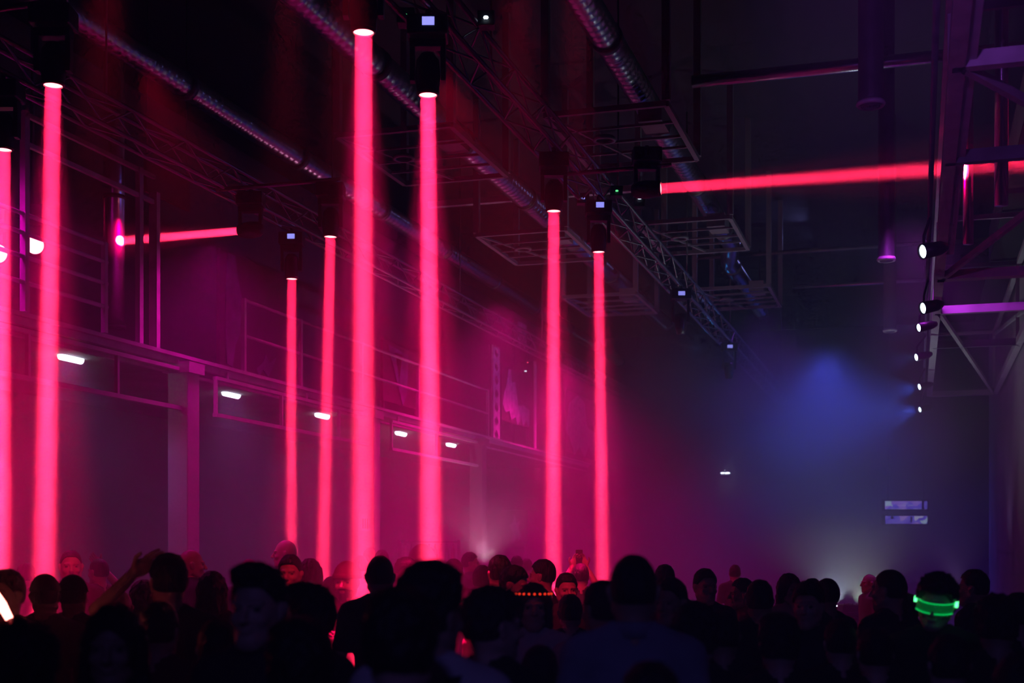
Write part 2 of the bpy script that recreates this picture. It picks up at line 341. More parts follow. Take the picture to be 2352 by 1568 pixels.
p = atx(1229, 0, -8.1); o = MB().tube([(0, 0, 0), (0, 0, 1.95)], .035, 8).build('steel_post', 'pale_steel', loc=(-8.1, p.y, 4.09)); tag(o, 'thin pale upright post on the balcony between the two paint-dripped boards', 'post')
# ------------------------------------------------------------------ overhead: trusses, ducts, racks
def truss(x, z0, y0, y1, lab, hw=.13):
    o = empty('box_truss', (x, y0, z0)); tag(o, lab, 'truss', 'lighting trusses along the hall')
    Lh = y1-y0; cs = [(-hw, 0), (hw, 0), (-hw, .28), (hw, .28)]
    for cx, cz in cs: MB().tube([(cx, 0, cz), (cx, Lh, cz)], .024, 8).build('chord', 'alu', o, True)
    n = int(Lh/.5)
    for (a, b_) in ((0, 1), (2, 3), (0, 2), (1, 3)):
        g = MB()
        for k in range(n):
            p_, q_ = (cs[a], cs[b_]) if k % 2 == 0 else (cs[b_], cs[a])
            g.tube([(p_[0], k*.5, p_[1]), (q_[0], (k+1)*.5, q_[1])], .011, 5, False)
        g.build('lacing', 'alu', o, True)
    nh = 0
    for yy in np.arange(3.0, Lh, 5.2): MB().tube([(0, yy, .28), (0, yy, Z_CEIL-z0-.02)], .012, 6).build('suspension_wire', 'dark_steel', o, True)
truss(-3.6, 5.9, 3.0, 38.0, 'long lighting truss overhead nearest the middle of the hall')
truss(-7.5, 5.9, 3.0, 38.0, 'long lighting truss overhead just in front of the balcony', .10)
def duct(x, z, r, y0, y1, lab, kink=None):
    o = empty('spiral_duct', (x, y0, z)); tag(o, lab, 'duct', 'shiny spiral ducts under the ceiling')
    seg = 3.0; y = y0; k = 0
    while y < y1-.1:
        n = 20; pts = []; rr = []
        ye = min(y+seg, y1)
        nn = int((ye-y)/.15); 
        for i in range(nn*4+1):
            yy = y+(ye-y)*i/(nn*4); dx = 0.0
            if kink: dx = kink[1]*min(1, max(0, (yy-kink[0])/1.5))
            pts.append((dx, yy-y0, 0)); rr.append(r+(.012 if i % 4 == 0 else 0))
        MB().tube(pts, rr, n, False).build('duct_section', 'zinc', o, True)
        dx = 0.0 if not kink else kink[1]*min(1, max(0, (ye-kink[0])/1.5))
        MB().tube([(dx, ye-y0-.05, 0), (dx, ye-y0+.05, 0)], r+.025, n).build('coupling', 'dark_steel', o, True)
        y = ye; k += 1
duct(-8.3, 7.35, .14, 2.0, 38, 'long shiny spiral duct overhead on the left, crossing behind the red beams')
duct(-5.87, 7.35, .16, 2.0, 32, 'shiny spiral duct overhead in the middle, behind the nearest truss')
duct(-3.2, 7.35, .15, 2.0, 31, 'shiny spiral duct overhead right of the truss, with blue glints', (24.0, -.25))
def rack(x0, x1, y0, y1, z, lab):
    o = empty('hanging_rack', ((x0+x1)/2, (y0+y1)/2, z)); tag(o, lab, 'rack', 'steel racks hung around the ducts')
    a, c = (x1-x0)/2, (y1-y0)/2
    for s in (-1, 1):
        MB().box((-a, s*c-.03, -.03), (a, s*c+.03, .03)).build('side_rail', 'rack_steel', o)
        MB().box((s*a-.03, -c, -.03), (s*a+.03, c, .03)).build('end_rail', 'rack_steel', o)
        MB().box((s*a-.045, c-.045, .03), (s*a+.045, c+.045, Z_CEIL-z)).build('hanger', 'rack_steel', o)
        MB().box((s*a-.045, -c-.045, .03), (s*a+.045, -c+.045, Z_CEIL-z)).build('hanger', 'rack_steel', o)
    for k in (-.4, 0.1, .5): MB().box((-a, k*c-.015, -.015), (a, k*c+.015, .015)).build('slat', 'rack_steel', o)
    MB().beam((-a, -c, 0), (0, c, 0), .03, .03).build('brace', 'rack_steel', o)
    MB().box((a*.35, -c*.4, .04), (a*.75, c*.1, .24)).build('junction_box', 'rack_steel', o)
    MB().lathe([(.12, .0), (.14, -.02), (.14, -.05), (.10, -.05)], 20, (-a*.3, -c*.2, -.03), ring=True).build('outlet_ring', 'rack_steel', o, True)
for i, yy in enumerate((15.9, 21.2, 26.6)):
    rack(-4.1, -2.7, yy-1.1, yy+1.1, 6.85, ('nearest', 'middle', 'farthest')[i]+' steel rack hung around the duct with blue glints')
    rack(-6.7, -5.25, yy-1.1, yy+1.1, 6.85, ('nearest', 'middle', 'farthest')[i]+' steel rack hung around the duct behind the truss')
for i, (px, py) in enumerate(((2000, 245), (2036, 600), (2044, 762))):
    p = atz(px, py, 5.45); o = empty('drop_duct', (p.x, p.y, 5.45)); tag(o, ('nearest', 'middle', 'farthest')[i]+' round duct dropping from the dark ceiling at right', 'duct', 'round drop ducts')
    MB().tube([(0, 0, .03), (0, 0, Z_CEIL-5.45)], .10, 24, False).build('duct_body', 'dark_steel', o, True)
    MB().lathe([(.085, .02), (.105, 0), (.118, .02), (.105, .05)], 28, ring=True).build('outlet_rim', 'painted_steel', o, True)
    g = MB()
    for k in range(5): g.lathe([(.018+.014*k, .0), (.024+.014*k, .0), (.024+.014*k, .012), (.018+.014*k, .012)], 24, ring=True)
    g.build('outlet_grille', 'dark_steel', o, True)
for i, (px, py, z, m_) in enumerate(((1590, 188, 7.6, 'zinc'), (1600, 592, 7.6, 'dark_steel'), (1820, 660, 7.6, 'zinc'))):
    p = atz(px, py, z); yy = p.y
    o = MB().tube([(p.x, yy, z), (X_RW-.02, yy, z)], .075 if i == 0 else .04, 20).build('crosswise_pipe', m_, smooth=True); tag(o, ('nearest shiny', 'thin dark middle', 'farthest')[i]+' pipe running crosswise under the ceiling at right', 'pipe', 'crosswise ceiling pipes')
p = atz(1000, 490, 7.6)
o = MB().box((-8, p.y-.05, 7.7), (-3.9, p.y+.05, 7.8)).build('ceiling_joist', 'painted_steel'); tag(o, 'thin crosswise joist under the ceiling behind the two tallest beams', 'joist')
# ------------------------------------------------------------------ right-hand gantry
zs = 4.85
def gx(px, py): return atz(px, py, zs)
o = empty('lighting_gantry', (0.24, 5.0, zs)); tag(o, 'steel box gantry running overhead along the right wall, carrying a row of lamps', 'gantry')
O = Vector(o.location)
yE = gx(2135, 910).y; yM = gx(2180, 645).y
def gb(name, a, b_, wd, ht, m='painted_steel'):
    a, b_ = Vector(a)-O, Vector(b_)-O; return MB().beam(a, b_, wd, ht).build(name, m, o)
gb('edge_rail', (.235, 5, zs+.06), (.20, yE, zs+.06), .10, .12)
gb('edge_rail', (.28, 5, zs+.09), (.28, yM-1.2, zs+.09), .13, .10, 'pale_steel')
gb('wall_rail', (1.40, 5, zs+.05), (1.40, yE, zs+.05), .09, .10)
gb('upper_rail', (.24, 5, zs+1.2), (.22, yE, zs+1.2), .07, .07)
gb('upper_rail', (1.40, 5, zs+1.2), (1.40, yE, zs+1.2), .07, .07)
for py, wd, m_ in ((165, .09, 'painted_steel'), (380, .08, 'dark_steel'), (645, .16, 'painted_steel'), (722, .10, 'painted_steel'), (800, .08, 'dark_steel'), (910, .16, 'painted_steel')):
    yy = gx(2160, py).y
    gb('cross_beam', (.2, yy, zs+.05), (1.4, yy, zs+.05), wd, .10, m_)
    gb('cross_beam', (.2, yy, zs+1.2), (1.4, yy, zs+1.2), .05, .06, m_)
    for xx in (.24, 1.38): gb('upright', (xx, yy, zs+.1), (xx, yy, zs+1.2), .05, .05, 'painted_steel')
for (a_, b_) in ((165, 380), (645, 380), (722, 910)):
    ya, yc = gx(2160, a_).y, gx(2160, b_).y
    gb('diagonal_brace', (.25, ya, zs+.03), (1.38, yc, zs+.03), .05, .06)
    gb('diagonal_brace', (1.38, ya, zs+.1), (1.38, yc, zs+1.15), .04, .05)
MB().tube([Vector((.095, 5, zs+.02))-O, Vector((.095, yE, zs+.02))-O], .02, 8).build('lamp_bar', 'dark_steel', o, True)
MB().box((1.0-O.x, 5-O.y, 1.25), (1.45-O.x, yE-O.y, 1.28)).build('deck', 'black_paint', o)
p = at(2224, 385, 13.3)
o = MB().tube([(p.x, p.y, 4.9), (p.x, p.y, 6.5)], .05, 20).build('steel_tube', 'chrome', smooth=True); tag(o, 'upright shiny tube in the gantry where the sideways red beam lands', 'pipe')
p = at(2300, 300, 12.0)
o = MB().tube([(p.x, p.y, 4.95), (p.x, p.y, 6.7), (p.x+.1, p.y, 6.9), (p.x+.35, p.y, 6.95)], .06, 16).build('bent_tube', 'chrome', smooth=True); tag(o, 'bent shiny tube high in the gantry at the right edge', 'pipe')
# lamps along the gantry
PAR = ((2122, 577, 4.55), (2122, 707, 4.55), (2112, 752, 4.55), (2106, 820, 4.55), (2113, 888, 4.55), (2114, 940, 4.50))
plab = ('topmost and largest cold white lamp on the gantry', 'second cold white lamp down the gantry, level with the crosswise beam', 'third cold white lamp down the gantry', 'fourth cold white lamp down the gantry, set a little to the left', 'fifth cold white lamp down the gantry, beside the blue cloud', 'lowest and smallest cold white lamp on the gantry')
Rv = Vector((ct, st, 0)); Fv = Vector((-st, ct, 0))
for i, ((px, py, z), lab) in enumerate(zip(PAR, plab)):
    p = atz(px, py, z); o = empty('par_lamp', p); tag(o, lab, 'lamp', 'cold white lamps along the gantry')
    d = (-Rv*1.0-Fv*.30+Vector((0, 0, -.25))).normalized(); q = d.to_track_quat('-Z', 'Y').to_matrix().to_4x4()
    rr = .062 if i < 2 else .05
    c_ = MB().lathe([(.0, .24), (rr*.6, .24), (rr, .18), (rr+.01, -.02), (rr, -.02), (rr, .01), (0, .01)], 20).build('can', 'black_plastic', o, True); c_.matrix_local = q
    l_ = MB().lathe([(.0, .004), (rr*.96, .004), (rr*.96, -.004), (0, -.004)], 20).build('lens', 'par_white', o, True); l_.matrix_local = q
    y_ = MB().tube([(0, 0, .02), (.0, 0, .14), (.1-p.x if abs(.1-p.x) < .4 else 0, 0, zs-p.z)], .012, 6).build('yoke', 'black_plastic', o, True)
    sp = spot_light('par_light', p+d*.03, (-Rv-Fv*.1+Vector((0, 0, -.12)) if i < 3 else -Rv*.9+Fv*.55+Vector((0, 0, -.12))), (70, 70, 75, 80, 85, 85)[i], 1.0, (20, 30, 50, 120, 420, 500)[i], (.06, .13, 1.0), .05)
# ------------------------------------------------------------------ moving heads
def moving_head(px, py, d, lab, dirn=None, z=None, tilt=0.0, energy=90, size=.115, spread=2.2, disp=0, on=True, zt=5.9, bar=None):
    p = at(px, py, d) if z is None else atz(px, py, z)
    o = empty('moving_head_lamp', p, YAW); tag(o, lab, 'stage light', 'moving head lamps on the trusses')
    hd = dirn is not None
    dw = Vector(dirn) if hd else (Rv*tilt+Vector((0, 0, -1)))
    dw.normalize()
    loc = Matrix.Rotation(-YAW, 3, 'Z') @ dw
    q = loc.to_track_quat('-Z', 'Y').to_matrix().to_4x4()
    pivot = -loc*.14
    r = size/2+.012
    h = MB().lathe([(0, .30), (.05, .30), (.085, .25), (.095, .14), (.085, .05), (r+.012, .012), (r+.012, .0), (r, -.002), (r, .03), (0, .03)], 28).build('head_shell', 'black_plastic', o, True); h.matrix_local = q
    rg = MB().lathe([(r-.002, -.012), (r+.016, -.004), (r+.016, .012), (r-.002, .012)], 28, ring=True).build('lens_ring', 'ring_red', o, True); rg.matrix_local = q
    ln = MB().lathe([(0, -.012), (r*.5, -.010), (r-.003, -.002), (r-.003, .006), (0, .006)], 28).build('lens', 'lens_red', o, True); ln.matrix_local = q
    top = pivot+Vector((0, 0, .36))
    for s in (-1, 1): MB().box((s*.115-.018, -.04, -.05), (s*.115+.018, .04, .26)).build('yoke_arm', 'black_plastic', o).location = pivot
    MB().box((-.135, -.05, .20), (.135, .05, .26)).build('yoke_bridge', 'black_plastic', o).location = pivot
    b_ = bevel(MB().box((-.15, -.12, .27), (.15, .12, .42)).build('base', 'black_plastic', o), .012); b_.location = pivot
    if disp:
        MB().box((-.035 if disp == 1 else -.03, -.128, .33), (.055 if disp == 1 else .03, -.121, .39)).build('display', 'display', o).location = pivot
    ztop = zt-p.z
    MB().tube([(pivot.x, pivot.y, pivot.z+.42), (pivot.x, pivot.y, max(ztop, pivot.z+.46))], .02, 8).build('clamp', 'dark_steel', o, True)
    if not on: return o, p, dw
    l = area_light('beam_light', p+dw*.018, dw, size, spread, energy*1.7, RED)
    area_light('beam_halo', p+dw*.02, dw, size, 16, energy*(.38 if not hd else .08), (1.0, .0, .14))  # second wide cone added for the soft halo round the beam
    return o, p, dw
H = []
H.append(moving_head(835, 72, 0, 'moving head throwing the tallest red beam, top centre-left of the ceiling', z=5.27, tilt=-.001, energy=85))
H.append(moving_head(983, 216, 0, 'moving head with a violet display above the red beam just right of the tallest', z=5.27, tilt=.006, energy=100, disp=1))
H.append(moving_head(1272, 483, 0, 'moving head over the far red beam left of the last one', z=5.27, tilt=-.002, energy=95))
H.append(moving_head(1375, 577, 0, 'moving head with a violet display over the last red beam to the right', z=5.27, tilt=.012, energy=80, disp=1))
H.append(moving_head(122, 194, 0, 'moving head over the broad red beam near the left edge', z=5.27, tilt=-.018, energy=95))
H.append(moving_head(8, 342, 0, 'moving head over the red beam cut by the left edge of the hall view', z=5.27, tilt=-.006, energy=110))
H.append(moving_head(759, 542, 0, 'moving head over the thin red beam left of the tallest', z=5.27, tilt=-.022, energy=60))
H.append(moving_head(670, 639, 0, 'moving head with a violet display over the thinnest leftward vertical beam', z=5.27, tilt=-.002, energy=60, disp=1))
pA, pB = at(1516, 433, 14.0), at(2217, 384, 13.25)
H.append(moving_head(1516, 433, 14.0, 'moving head throwing a red beam sideways towards the gantry', dirn=(pB-pA), energy=95, size=.11, spread=2.6))
pC, pD = at(552, 530, 15.3), at(120, 566, 16.4)
H.append(moving_head(552, 530, 15.3, 'moving head throwing a red beam sideways at the vent pipe', dirn=(pD-pC), energy=190, size=.09, spread=1.6))
for px_, py_, d_, lab_ in ((80, 563, 14.6, 'glowing white lamp behind the balcony rail at far left, beside the broad red beam'), (-6, 582, 13.6, 'glowing lamp behind the balcony rail cut by the left edge')):
    p_ = at(px_, py_, d_); moving_head(px_, py_, d_, lab_, dirn=(-p_.x*.9+.9, -p_.y+3.5, HC-p_.z), on=False, size=.17, zt=Z_CEIL-.01)
# cross arms for heads that hang away from a truss
for k, (o, p, dw) in enumerate(H):
    for tx in (-3.6, -7.5):
        pass
    near = min((-3.6, -7.5), key=lambda t: abs(t-p.x))
    if abs(near-p.x) > .2:
        a = MB().tube([(near, p.y, 5.88), (p.x+(.12 if p.x > near else -.12), p.y, 5.88)], .024, 8).build('outrigger_arm', 'alu', o, True)
        a.matrix_parent_inverse = (Matrix.Translation(o.location) @ Matrix.Rotation(YAW, 4, 'Z')).inverted()
# farther heads with no beam: only their displays glow
for (px, py, lab) in ((1566, 673, 'unlit moving head with a glowing display, nearer of two beyond the red beams'), (1677, 795, 'unlit moving head with a glowing display, farther of two beyond the red beams')):
    p = atz(px, py, 5.77); o = empty('moving_head_lamp', p, YAW); tag(o, lab, 'stage light', 'moving head lamps on the trusses')
    bevel(MB().box((-.15, .01, -.08), (.15, .25, .08)).build('base', 'black_plastic', o), .012)
    MB().box((-.05, -.0, -.03), (.05, .009, .03)).build('display', 'display', o)
    for s in (-1, 1): MB().box((s*.115-.018, .09, -.42), (s*.115+.018, .17, -.08)).build('yoke_arm', 'black_plastic', o)
    MB().lathe([(0, -.6), (.065, -.6), (.085, -.5), (.095, -.4), (.085, -.3), (0, -.28)], 24, (0, .13, 0)).build('head_shell', 'black_plastic', o, True)
    MB().tube([(0, .13, .08), (0, .13, .14)], .02, 8).build('clamp', 'dark_steel', o, True)
# small status lights on driver boxes
for (px, py, z, m_, r_, lab) in ((931, 34, 6.0, 'green_led', .014, 'tiny green status light on the truss near the top'), (1116, 40, 6.2, 'white_led', .022, 'small cold light on the truss near the top'), (1340, 455, 5.9, 'display', .02, 'small round violet light on the truss left of the display'), (1417, 438, 6.05, 'green_led', .018, 'small green status light on the truss above the sideways beam'), (1469, 455, 6.1, 'white_led', .025, 'small pale light on the truss left of the sideways beam'),
        (1212, 832, 5.0, 'red_dot', .016, 'tiny red dot on the balcony beside the dripping paint'), (1207, 852, 4.9, 'white_led', .025, 'small white glint on the balcony beside the dripping paint')):
    p = atz(px, py, z) if z > 5.2 else atx(px, py, -8.30)
    if px == 1469: p = atx(px, py, -3.45)
    o = empty('status_light', p, YAW); tag(o, lab, 'light')
    MB().lathe([(0, -.5*r_), (r_*.8, -.4*r_), (r_, 0), (r_*.8, .4*r_), (0, .5*r_)], 12).build('lamp', m_, o, True)
    bevel(MB().box((-.07, .02, -.05 if px != 1469 else -.10), (.07, .16, .07)).build('driver_box', 'black_plastic', o), .008)
    MB().tube([(0, .02, 0), (0, .0, 0)], r_*.5, 8).build('stem', 'black_plastic', o, True)
    if z <= 5.2: MB().box((-.16, .06, -.02), (-.07, .12, .02)).build('bracket', 'black_plastic', o)
# ------------------------------------------------------------------ far end: screens, exit light, bar, booth
o = empty('menu_screen', at(2082, 1160, 33.5), YAW); tag(o, 'upper glowing violet strip screen high at the far right end', 'screen', 'violet strip screens')
def screen_mat(name, seed, c1, c2, c3):
    m = bpy.data.materials.new(name); m.use_nodes = True; nt = m.node_tree; b = nt.nodes['Principled BSDF']; N = nt.nodes.new; L = nt.links.new
    tc = N('ShaderNodeTexCoord'); no = N('ShaderNodeTexNoise'); no.inputs['Scale'].default_value = 3.2; no.inputs['Detail'].default_value = 0; no.noise_dimensions = '4D'; no.inputs['W'].default_value = seed
    r = N('ShaderNodeValToRGB'); r.color_ramp.interpolation = 'CONSTANT'
    r.color_ramp.elements[0].color = (*c1, 1); r.color_ramp.elements[1].position = .46; r.color_ramp.elements[1].color = (*c2, 1); e = r.color_ramp.elements.new(.60); e.color = (*c3, 1)
    L(tc.outputs['Object'], no.inputs['Vector']); L(no.outputs[0], r.inputs[0]); L(r.outputs[0], b.inputs['Emission Color']); b.inputs['Emission Strength'].default_value = 1.0; b.inputs['Base Color'].default_value = (.02, .02, .02, 1); m.cycles.emission_sampling = 'NONE'
    M[name] = m
screen_mat('screen_a', 1.3, (.16, .10, .95), (.36, .20, 1.0), (.42, .24, 1.0))
screen_mat('screen_b', 4.1, (.15, .10, .9), (.22, .15, 1.0), (.5, .30, 1.0))
mat('screen_pale', (.1, .1, .1), .4, emit=(.50, .68, .95), estr=1.0)
mat('screen_text', (.1, .1, .1), .4, emit=(.66, .64, 1.0), estr=1.0)
mat('screen_dim', (.05, .05, .05), .4, emit=(.16, .11, .8), estr=1.0)
k = 33.5/F
MB().box((-.60, .02, -.14), (.58, .08, .15)).build('housing', 'black_plastic', o)
MB().box((-49*k, .0, -9*k), (35*k, .02, 9.5*k)).build('picture', 'screen_a', o)
MB().box((41*k, .0, -9*k), (48*k, .02, 9.5*k)).build('picture', 'screen_dim', o)
MB().prism([(-49*k, -3*k), (-40*k, -.5*k), (-31*k, -3*k), (-36*k, 5*k), (-33*k, 9.4*k), (-49*k, 9.4*k)], ((0, -.004, 0), (1, 0, 0), (0, 0, 1)), .003).build('pale_shape', 'screen_pale', o)
g = MB(); rg_ = random.Random(3)
def text_row(g, x0, x1, z, h):      # a line of lettering too small to read: letter-like strokes
    x = x0
    while x < x1:
        w_ = rg_.uniform(.5, 1.0)*h*.8
        if rg_.random() > .14: g.box((x, -.006, z), (x+w_*.35, -.003, z+h)); g.box((x, -.006, z+h*rg_.choice([0, .4, .8])), (x+w_, -.003, z+h*rg_.choice([0, .4, .8])+h*.25 if False else z+h)) if False else g.box((x, -.006, z), (x+w_, -.003, z+h*.25))
        x += w_*1.25
text_row(g, -8*k, 4*k, 3.5*k, 2*k); text_row(g, -19*k, 16*k, -1.2*k, 2.6*k); text_row(g, -36*k, -29*k, -8.4*k, 1.8*k); text_row(g, -24*k, -4*k, -8.4*k, 1.5*k); text_row(g, 16*k, 34*k, -8.4*k, 1.5*k)
g.build('lettering', 'screen_text', o)
for s in (-.45, .45): MB().tube([(s, .05, .15), (s, .05, Z_CEIL-o.location.z)], .012, 6).build('hanging_rod', 'dark_steel', o, True)
o = empty('menu_screen', at(2082, 1193, 33.5), YAW); tag(o, 'lower glowing violet strip screen high at the far right end', 'screen', 'violet strip screens')
MB().box((-.60, .02, -.15), (.58, .08, .13)).build('housing', 'black_plastic', o)
for s in (-.45, .45): MB().tube([(s, .05, .13), (s, .05, .185)], .012, 6).build('hanging_rod', 'dark_steel', o, True)
MB().box((-48*k, .0, -9.5*k), (48*k, .02, 8.5*k)).build('picture', 'screen_b', o)
MB().prism([(30*k, -3*k), (36*k, -9.3*k), (45*k, -9.3*k), (48*k, -4*k), (48*k, 6*k), (42*k, -.5*k)], ((0, -.004, 0), (1, 0, 0), (0, 0, 1)), .003).build('pale_shape', 'screen_pale', o)
MB().prism([(18*k, -2*k), (18*k, 8*k), (40*k, 8*k), (38*k, 5*k), (28*k, 3*k), (24*k, -1*k)], ((0, -.004, 0), (1, 0, 0), (0, 0, 1)), .003).build('pale_shape', 'screen_text', o)
MB().lathe([(0, 0), (3.6*k, 0), (3.6*k, .003), (0, .003)], 14).build('round_picture', 'curtain', o).matrix_local = Matrix.Translation((-33*k, -.004, 5*k)) @ Matrix.Rotation(math.pi/2, 4, 'X')
MB().box((9*k, -.005, -6*k), (13*k, -.001, 7*k)).build('bottle_picture', 'curtain', o)
# exit light pair
o = empty('twin_emergency_light', at(1665, 1086, 43.6), YAW); tag(o, 'small twin-headed white emergency light on the far wall', 'lamp')
k = 43.6/F
for (a, b_) in ((-5.6, 4.4), (5.4, 6.2)):
    MB().lathe([(0, -1.6*k), (b_*k*.8, -1.5*k), (b_*k, 0), (b_*k*.8, 1.5*k), (0, 1.6*k)], 14, (a*k, 0, 0)).build('lamp_head', 'tube_white', o, True)
MB().box((-10*k, .06, -4*k), (11*k, .3, 3*k)).build('housing', 'dark_steel', o)
MB().lathe([(0, -k), (k*1.2, 0), (0, 1.2*k)], 10, (-.8*k, 0, 6.5*k)).build('indicator', 'white_led', o, True)
MB().box((-k, 0, 0), (k, .2, 5.4*k)).build('indicator_stem', 'dark_steel', o)
point_light('emergency_glow', at(1665, 1086, 40.6), 5, (.3, .45, 1.0), .15)
# bar under the balcony
pb = at(1080, 1300, 24.5)
o = empty('bar_counter', (pb.x, pb.y, 0), YAW); tag(o, 'long bar counter glowing pale behind the crowd under the balcony', 'bar')
bevel(MB().box((-2.2, 0, 1.08), (2.2, .6, 1.14)).build('counter_top', 'dark_steel', o), .01)
MB().box((-2.1, .05, 0), (2.1, .55, 1.08)).build('counter_front', 'cloth_dark', o)
ps = at(985, 1285, 23.5)
o = empty('bottle_shelf', (ps.x, ps.y, 0), YAW); tag(o, 'low back-bar shelf of bottles beside the second bright beam', 'shelf')
MB().box((-.55, 0, 0), (-.5, .3, 2.04)).build('side_panel', 'dark_steel', o); MB().box((.5, 0, 0), (.55, .3, 2.04)).build('side_panel', 'dark_steel', o)
for z in (1.42, 1.68, 2.02): MB().box((-.5, 0, z-.02), (.5, .3, z)).build('shelf_board', 'dark_steel', o)
mat('bottle_clear', (.75, .55, .6), .08, coat=1); mat('bottle_green', (.12, .25, .12), .08, coat=1); mat('bottle_amber', (.4, .16, .04), .08, coat=1)
bprot = None
for zi, z in enumerate((1.68,)):
    for i in range(9):
        pos = at(985, 1285, 23.5)+Rv*(-.42+i*.105)+Fv*.12; pos.z = z+.0005
        t = empty('bottle', pos); tag(t, ('clear', 'green', 'amber')[i % 3]+' glass bottle on the back-bar shelf', 'bottle', ('clear', 'green', 'amber')[i % 3]+' bottles on the back-bar shelf')
        t['label'] = ('leftmost', 'middle', 'rightmost')[i//3]+' '+('clear', 'green', 'amber')[i % 3]+' glass bottle on the back-bar shelf'
        MB().lathe([(.0, 0), (.036, 0), (.038, .01), (.038, .16), (.03, .2), (.014, .22), (.013, .275), (.0, .275)], 14).build('glass_body', ('bottle_clear', 'bottle_green', 'bottle_amber')[i % 3], t, True)
        MB().lathe([(.0, .275), (.015, .275), (.015, .295), (0, .295)], 10).build('cap', 'cloth_dark', t, True)
spot_light('bar_lamp_light', at(1110, 1292, 24.0), (0, 0, 1), 128, 1, 380, (1.0, .42, .72), .12)

def lamp_housing(p, lab):
    o = empty('bar_light', p, YAW); tag(o, lab, 'lamp')
    MB().lathe([(0, -.07), (.05, -.07), (.06, -.02), (.055, -.02), (0, -.035)], 16).build('can', 'black_plastic', o, True)
    MB().lathe([(0, -.028), (.05, -.024), (0, -.022)], 16).build('lens', 'tube_white', o, True)
    MB().tube([(0, 0, -.07), (0, 0, -p.z+1.14 if p.z > 1.3 else -.1)], .01, 6).build('stem', 'black_plastic', o, True)
lamp_housing(at(1105, 1287, 24.0), 'upward lamp behind the bar making the pale glow between two heads')
sh_ = empty('figure_mural', at(1182, 1246, 27.5), YAW); tag(sh_, 'pale painted figure on a dark panel behind the bar', 'mural'); k = 27.5/F
MB().box((-30*k, .02, -10*k), (30*k, .06, 75*k)).build('board', 'curtain', sh_)
MB().prism([(a*k, c*k) for a, c in ((-8, 0), (-3, 22), (-12, 40), (-4, 45), (0, 66), (4, 44), (14, 52), (8, 36), (16, 14), (10, 6), (5, 24), (2, 2))], ((0, .0, 0), (1, 0, 0), (0, 0, 1)), .012).build('painted_figure', 'mural_pale', sh_)
for s in (-25, 25): MB().box((s*k-.03, .02, -sh_.location.z), (s*k+.03, .06, -10*k)).build('support_post', 'dark_steel', sh_)
# DJ booth
pd = at(1960, 1400, 19.5)
o = empty('dj_booth', (pd.x, pd.y, 0), YAW); tag(o, 'booth table with mixing decks, lit white from behind', 'booth')
bevel(MB().box((-.9, 0, .90), (.9, .7, .96)).build('table_top', 'black_plastic', o), .008)
MB().box((-.88, .02, 0), (.88, .06, .90)).build('front_cloth', 'cloth_black', o)
for s in (-.8, .8): MB().box((s-.03, .6, 0), (s+.03, .66, .90)).build('leg', 'dark_steel', o)
z0 = pd.z+.01
for (a, b_, h_, n_, lab) in ((-.12, .14, .10, 'mixer', 'mixer box on the booth table, silhouetted in white light'), (.22, .55, .07, 'media_player', 'media player right of the mixer on the booth'), (-.55, -.2, .07, 'media_player', 'media player left of the mixer on the booth')):
    q = Vector((pd.x, pd.y, .9605))+Rv*((a+b_)/2)+Fv*.3
    t = empty(n_, q, YAW); tag(t, lab, 'audio equipment'); hw = (b_-a)/2
    bevel(MB().box((-hw, -.16, 0), (hw, .16, h_)).build('case', 'black_plastic', t), .006)
    MB().lathe([(0, h_), (.1 if n_ != 'mixer' else .03, h_), (.1 if n_ != 'mixer' else .03, h_+.012), (0, h_+.012)], 20).build('jog_wheel' if n_ != 'mixer' else 'dial', 'dark_steel', t, True)
    g = MB()
    for kx in range(4): g.lathe([(0, h_), (.01, h_), (.008, h_+.02), (0, h_+.02)], 8, (-hw*.7+kx*hw*.45, -.12, 0))
    g.build('knobs', 'dark_steel', t, True)
for (px, py, en, lab) in ((1922, 1392, 55, 'bright white booth lamp left of the mixer'), (1972, 1392, 35, 'small white booth lamp right of the mixer')):
    p = at(px, py, 20.4); t = empty('booth_lamp', p, YAW); tag(t, lab, 'lamp')
    MB().lathe([(0, -.05), (.045, -.05), (.05, 0), (.045, .0), (0, -.01)], 16).build('can', 'black_plastic', t, True)
    MB().lathe([(0, -.008), (.035, -.004), (.03, .01), (0, .015)], 14).build('lens', 'tube_white', t, True)
    MB().tube([(0, 0, -.05), (0, 0, -p.z)], .012, 6).build('stem', 'black_plastic', t, True)
    spot_light('booth_light', p+Vector((0, 0, .03)), (.15 if px > 1950 else -.1, 0, 1), 126, 1, en*5.6, (.62, .80, 1.0) if px < 1950 else (.80, .92, .82), .05)
PUFFS = [(at(1850, 930, 30), (5.5, 5.5, 1.9), .16), (at(1990, 985, 27), (3.0, 4, 1.2), .07), (at(1270, 1050, 13.5), (.7, .9, .9), .16), (at(1378, 1080, 15.4), (.6, .9, .6), .08), (at(100, 1000, 9.8), (1.0, 1.0, 1.1), .04), (at(990, 850, 10), (.8, .8, 1.2), .03), (at(1100, 1250, 23.5), (2.4, 2.4, 1.1), .32), (at(1950, 1340, 20.4), (2.6, 2.0, 1.3), .65)]  # bar and booth puffs are added dense to hold the glow there
hz = MB().box((X_BACK-.6, -5.6, -.5), (6.6, 44.6, Z_CEIL+.5)).build('haze', haze_material(PUFFS)); tag(hz, 'thin machine fog filling the whole hall', 'haze', kind='stuff'); hz.display_type = 'WIRE'

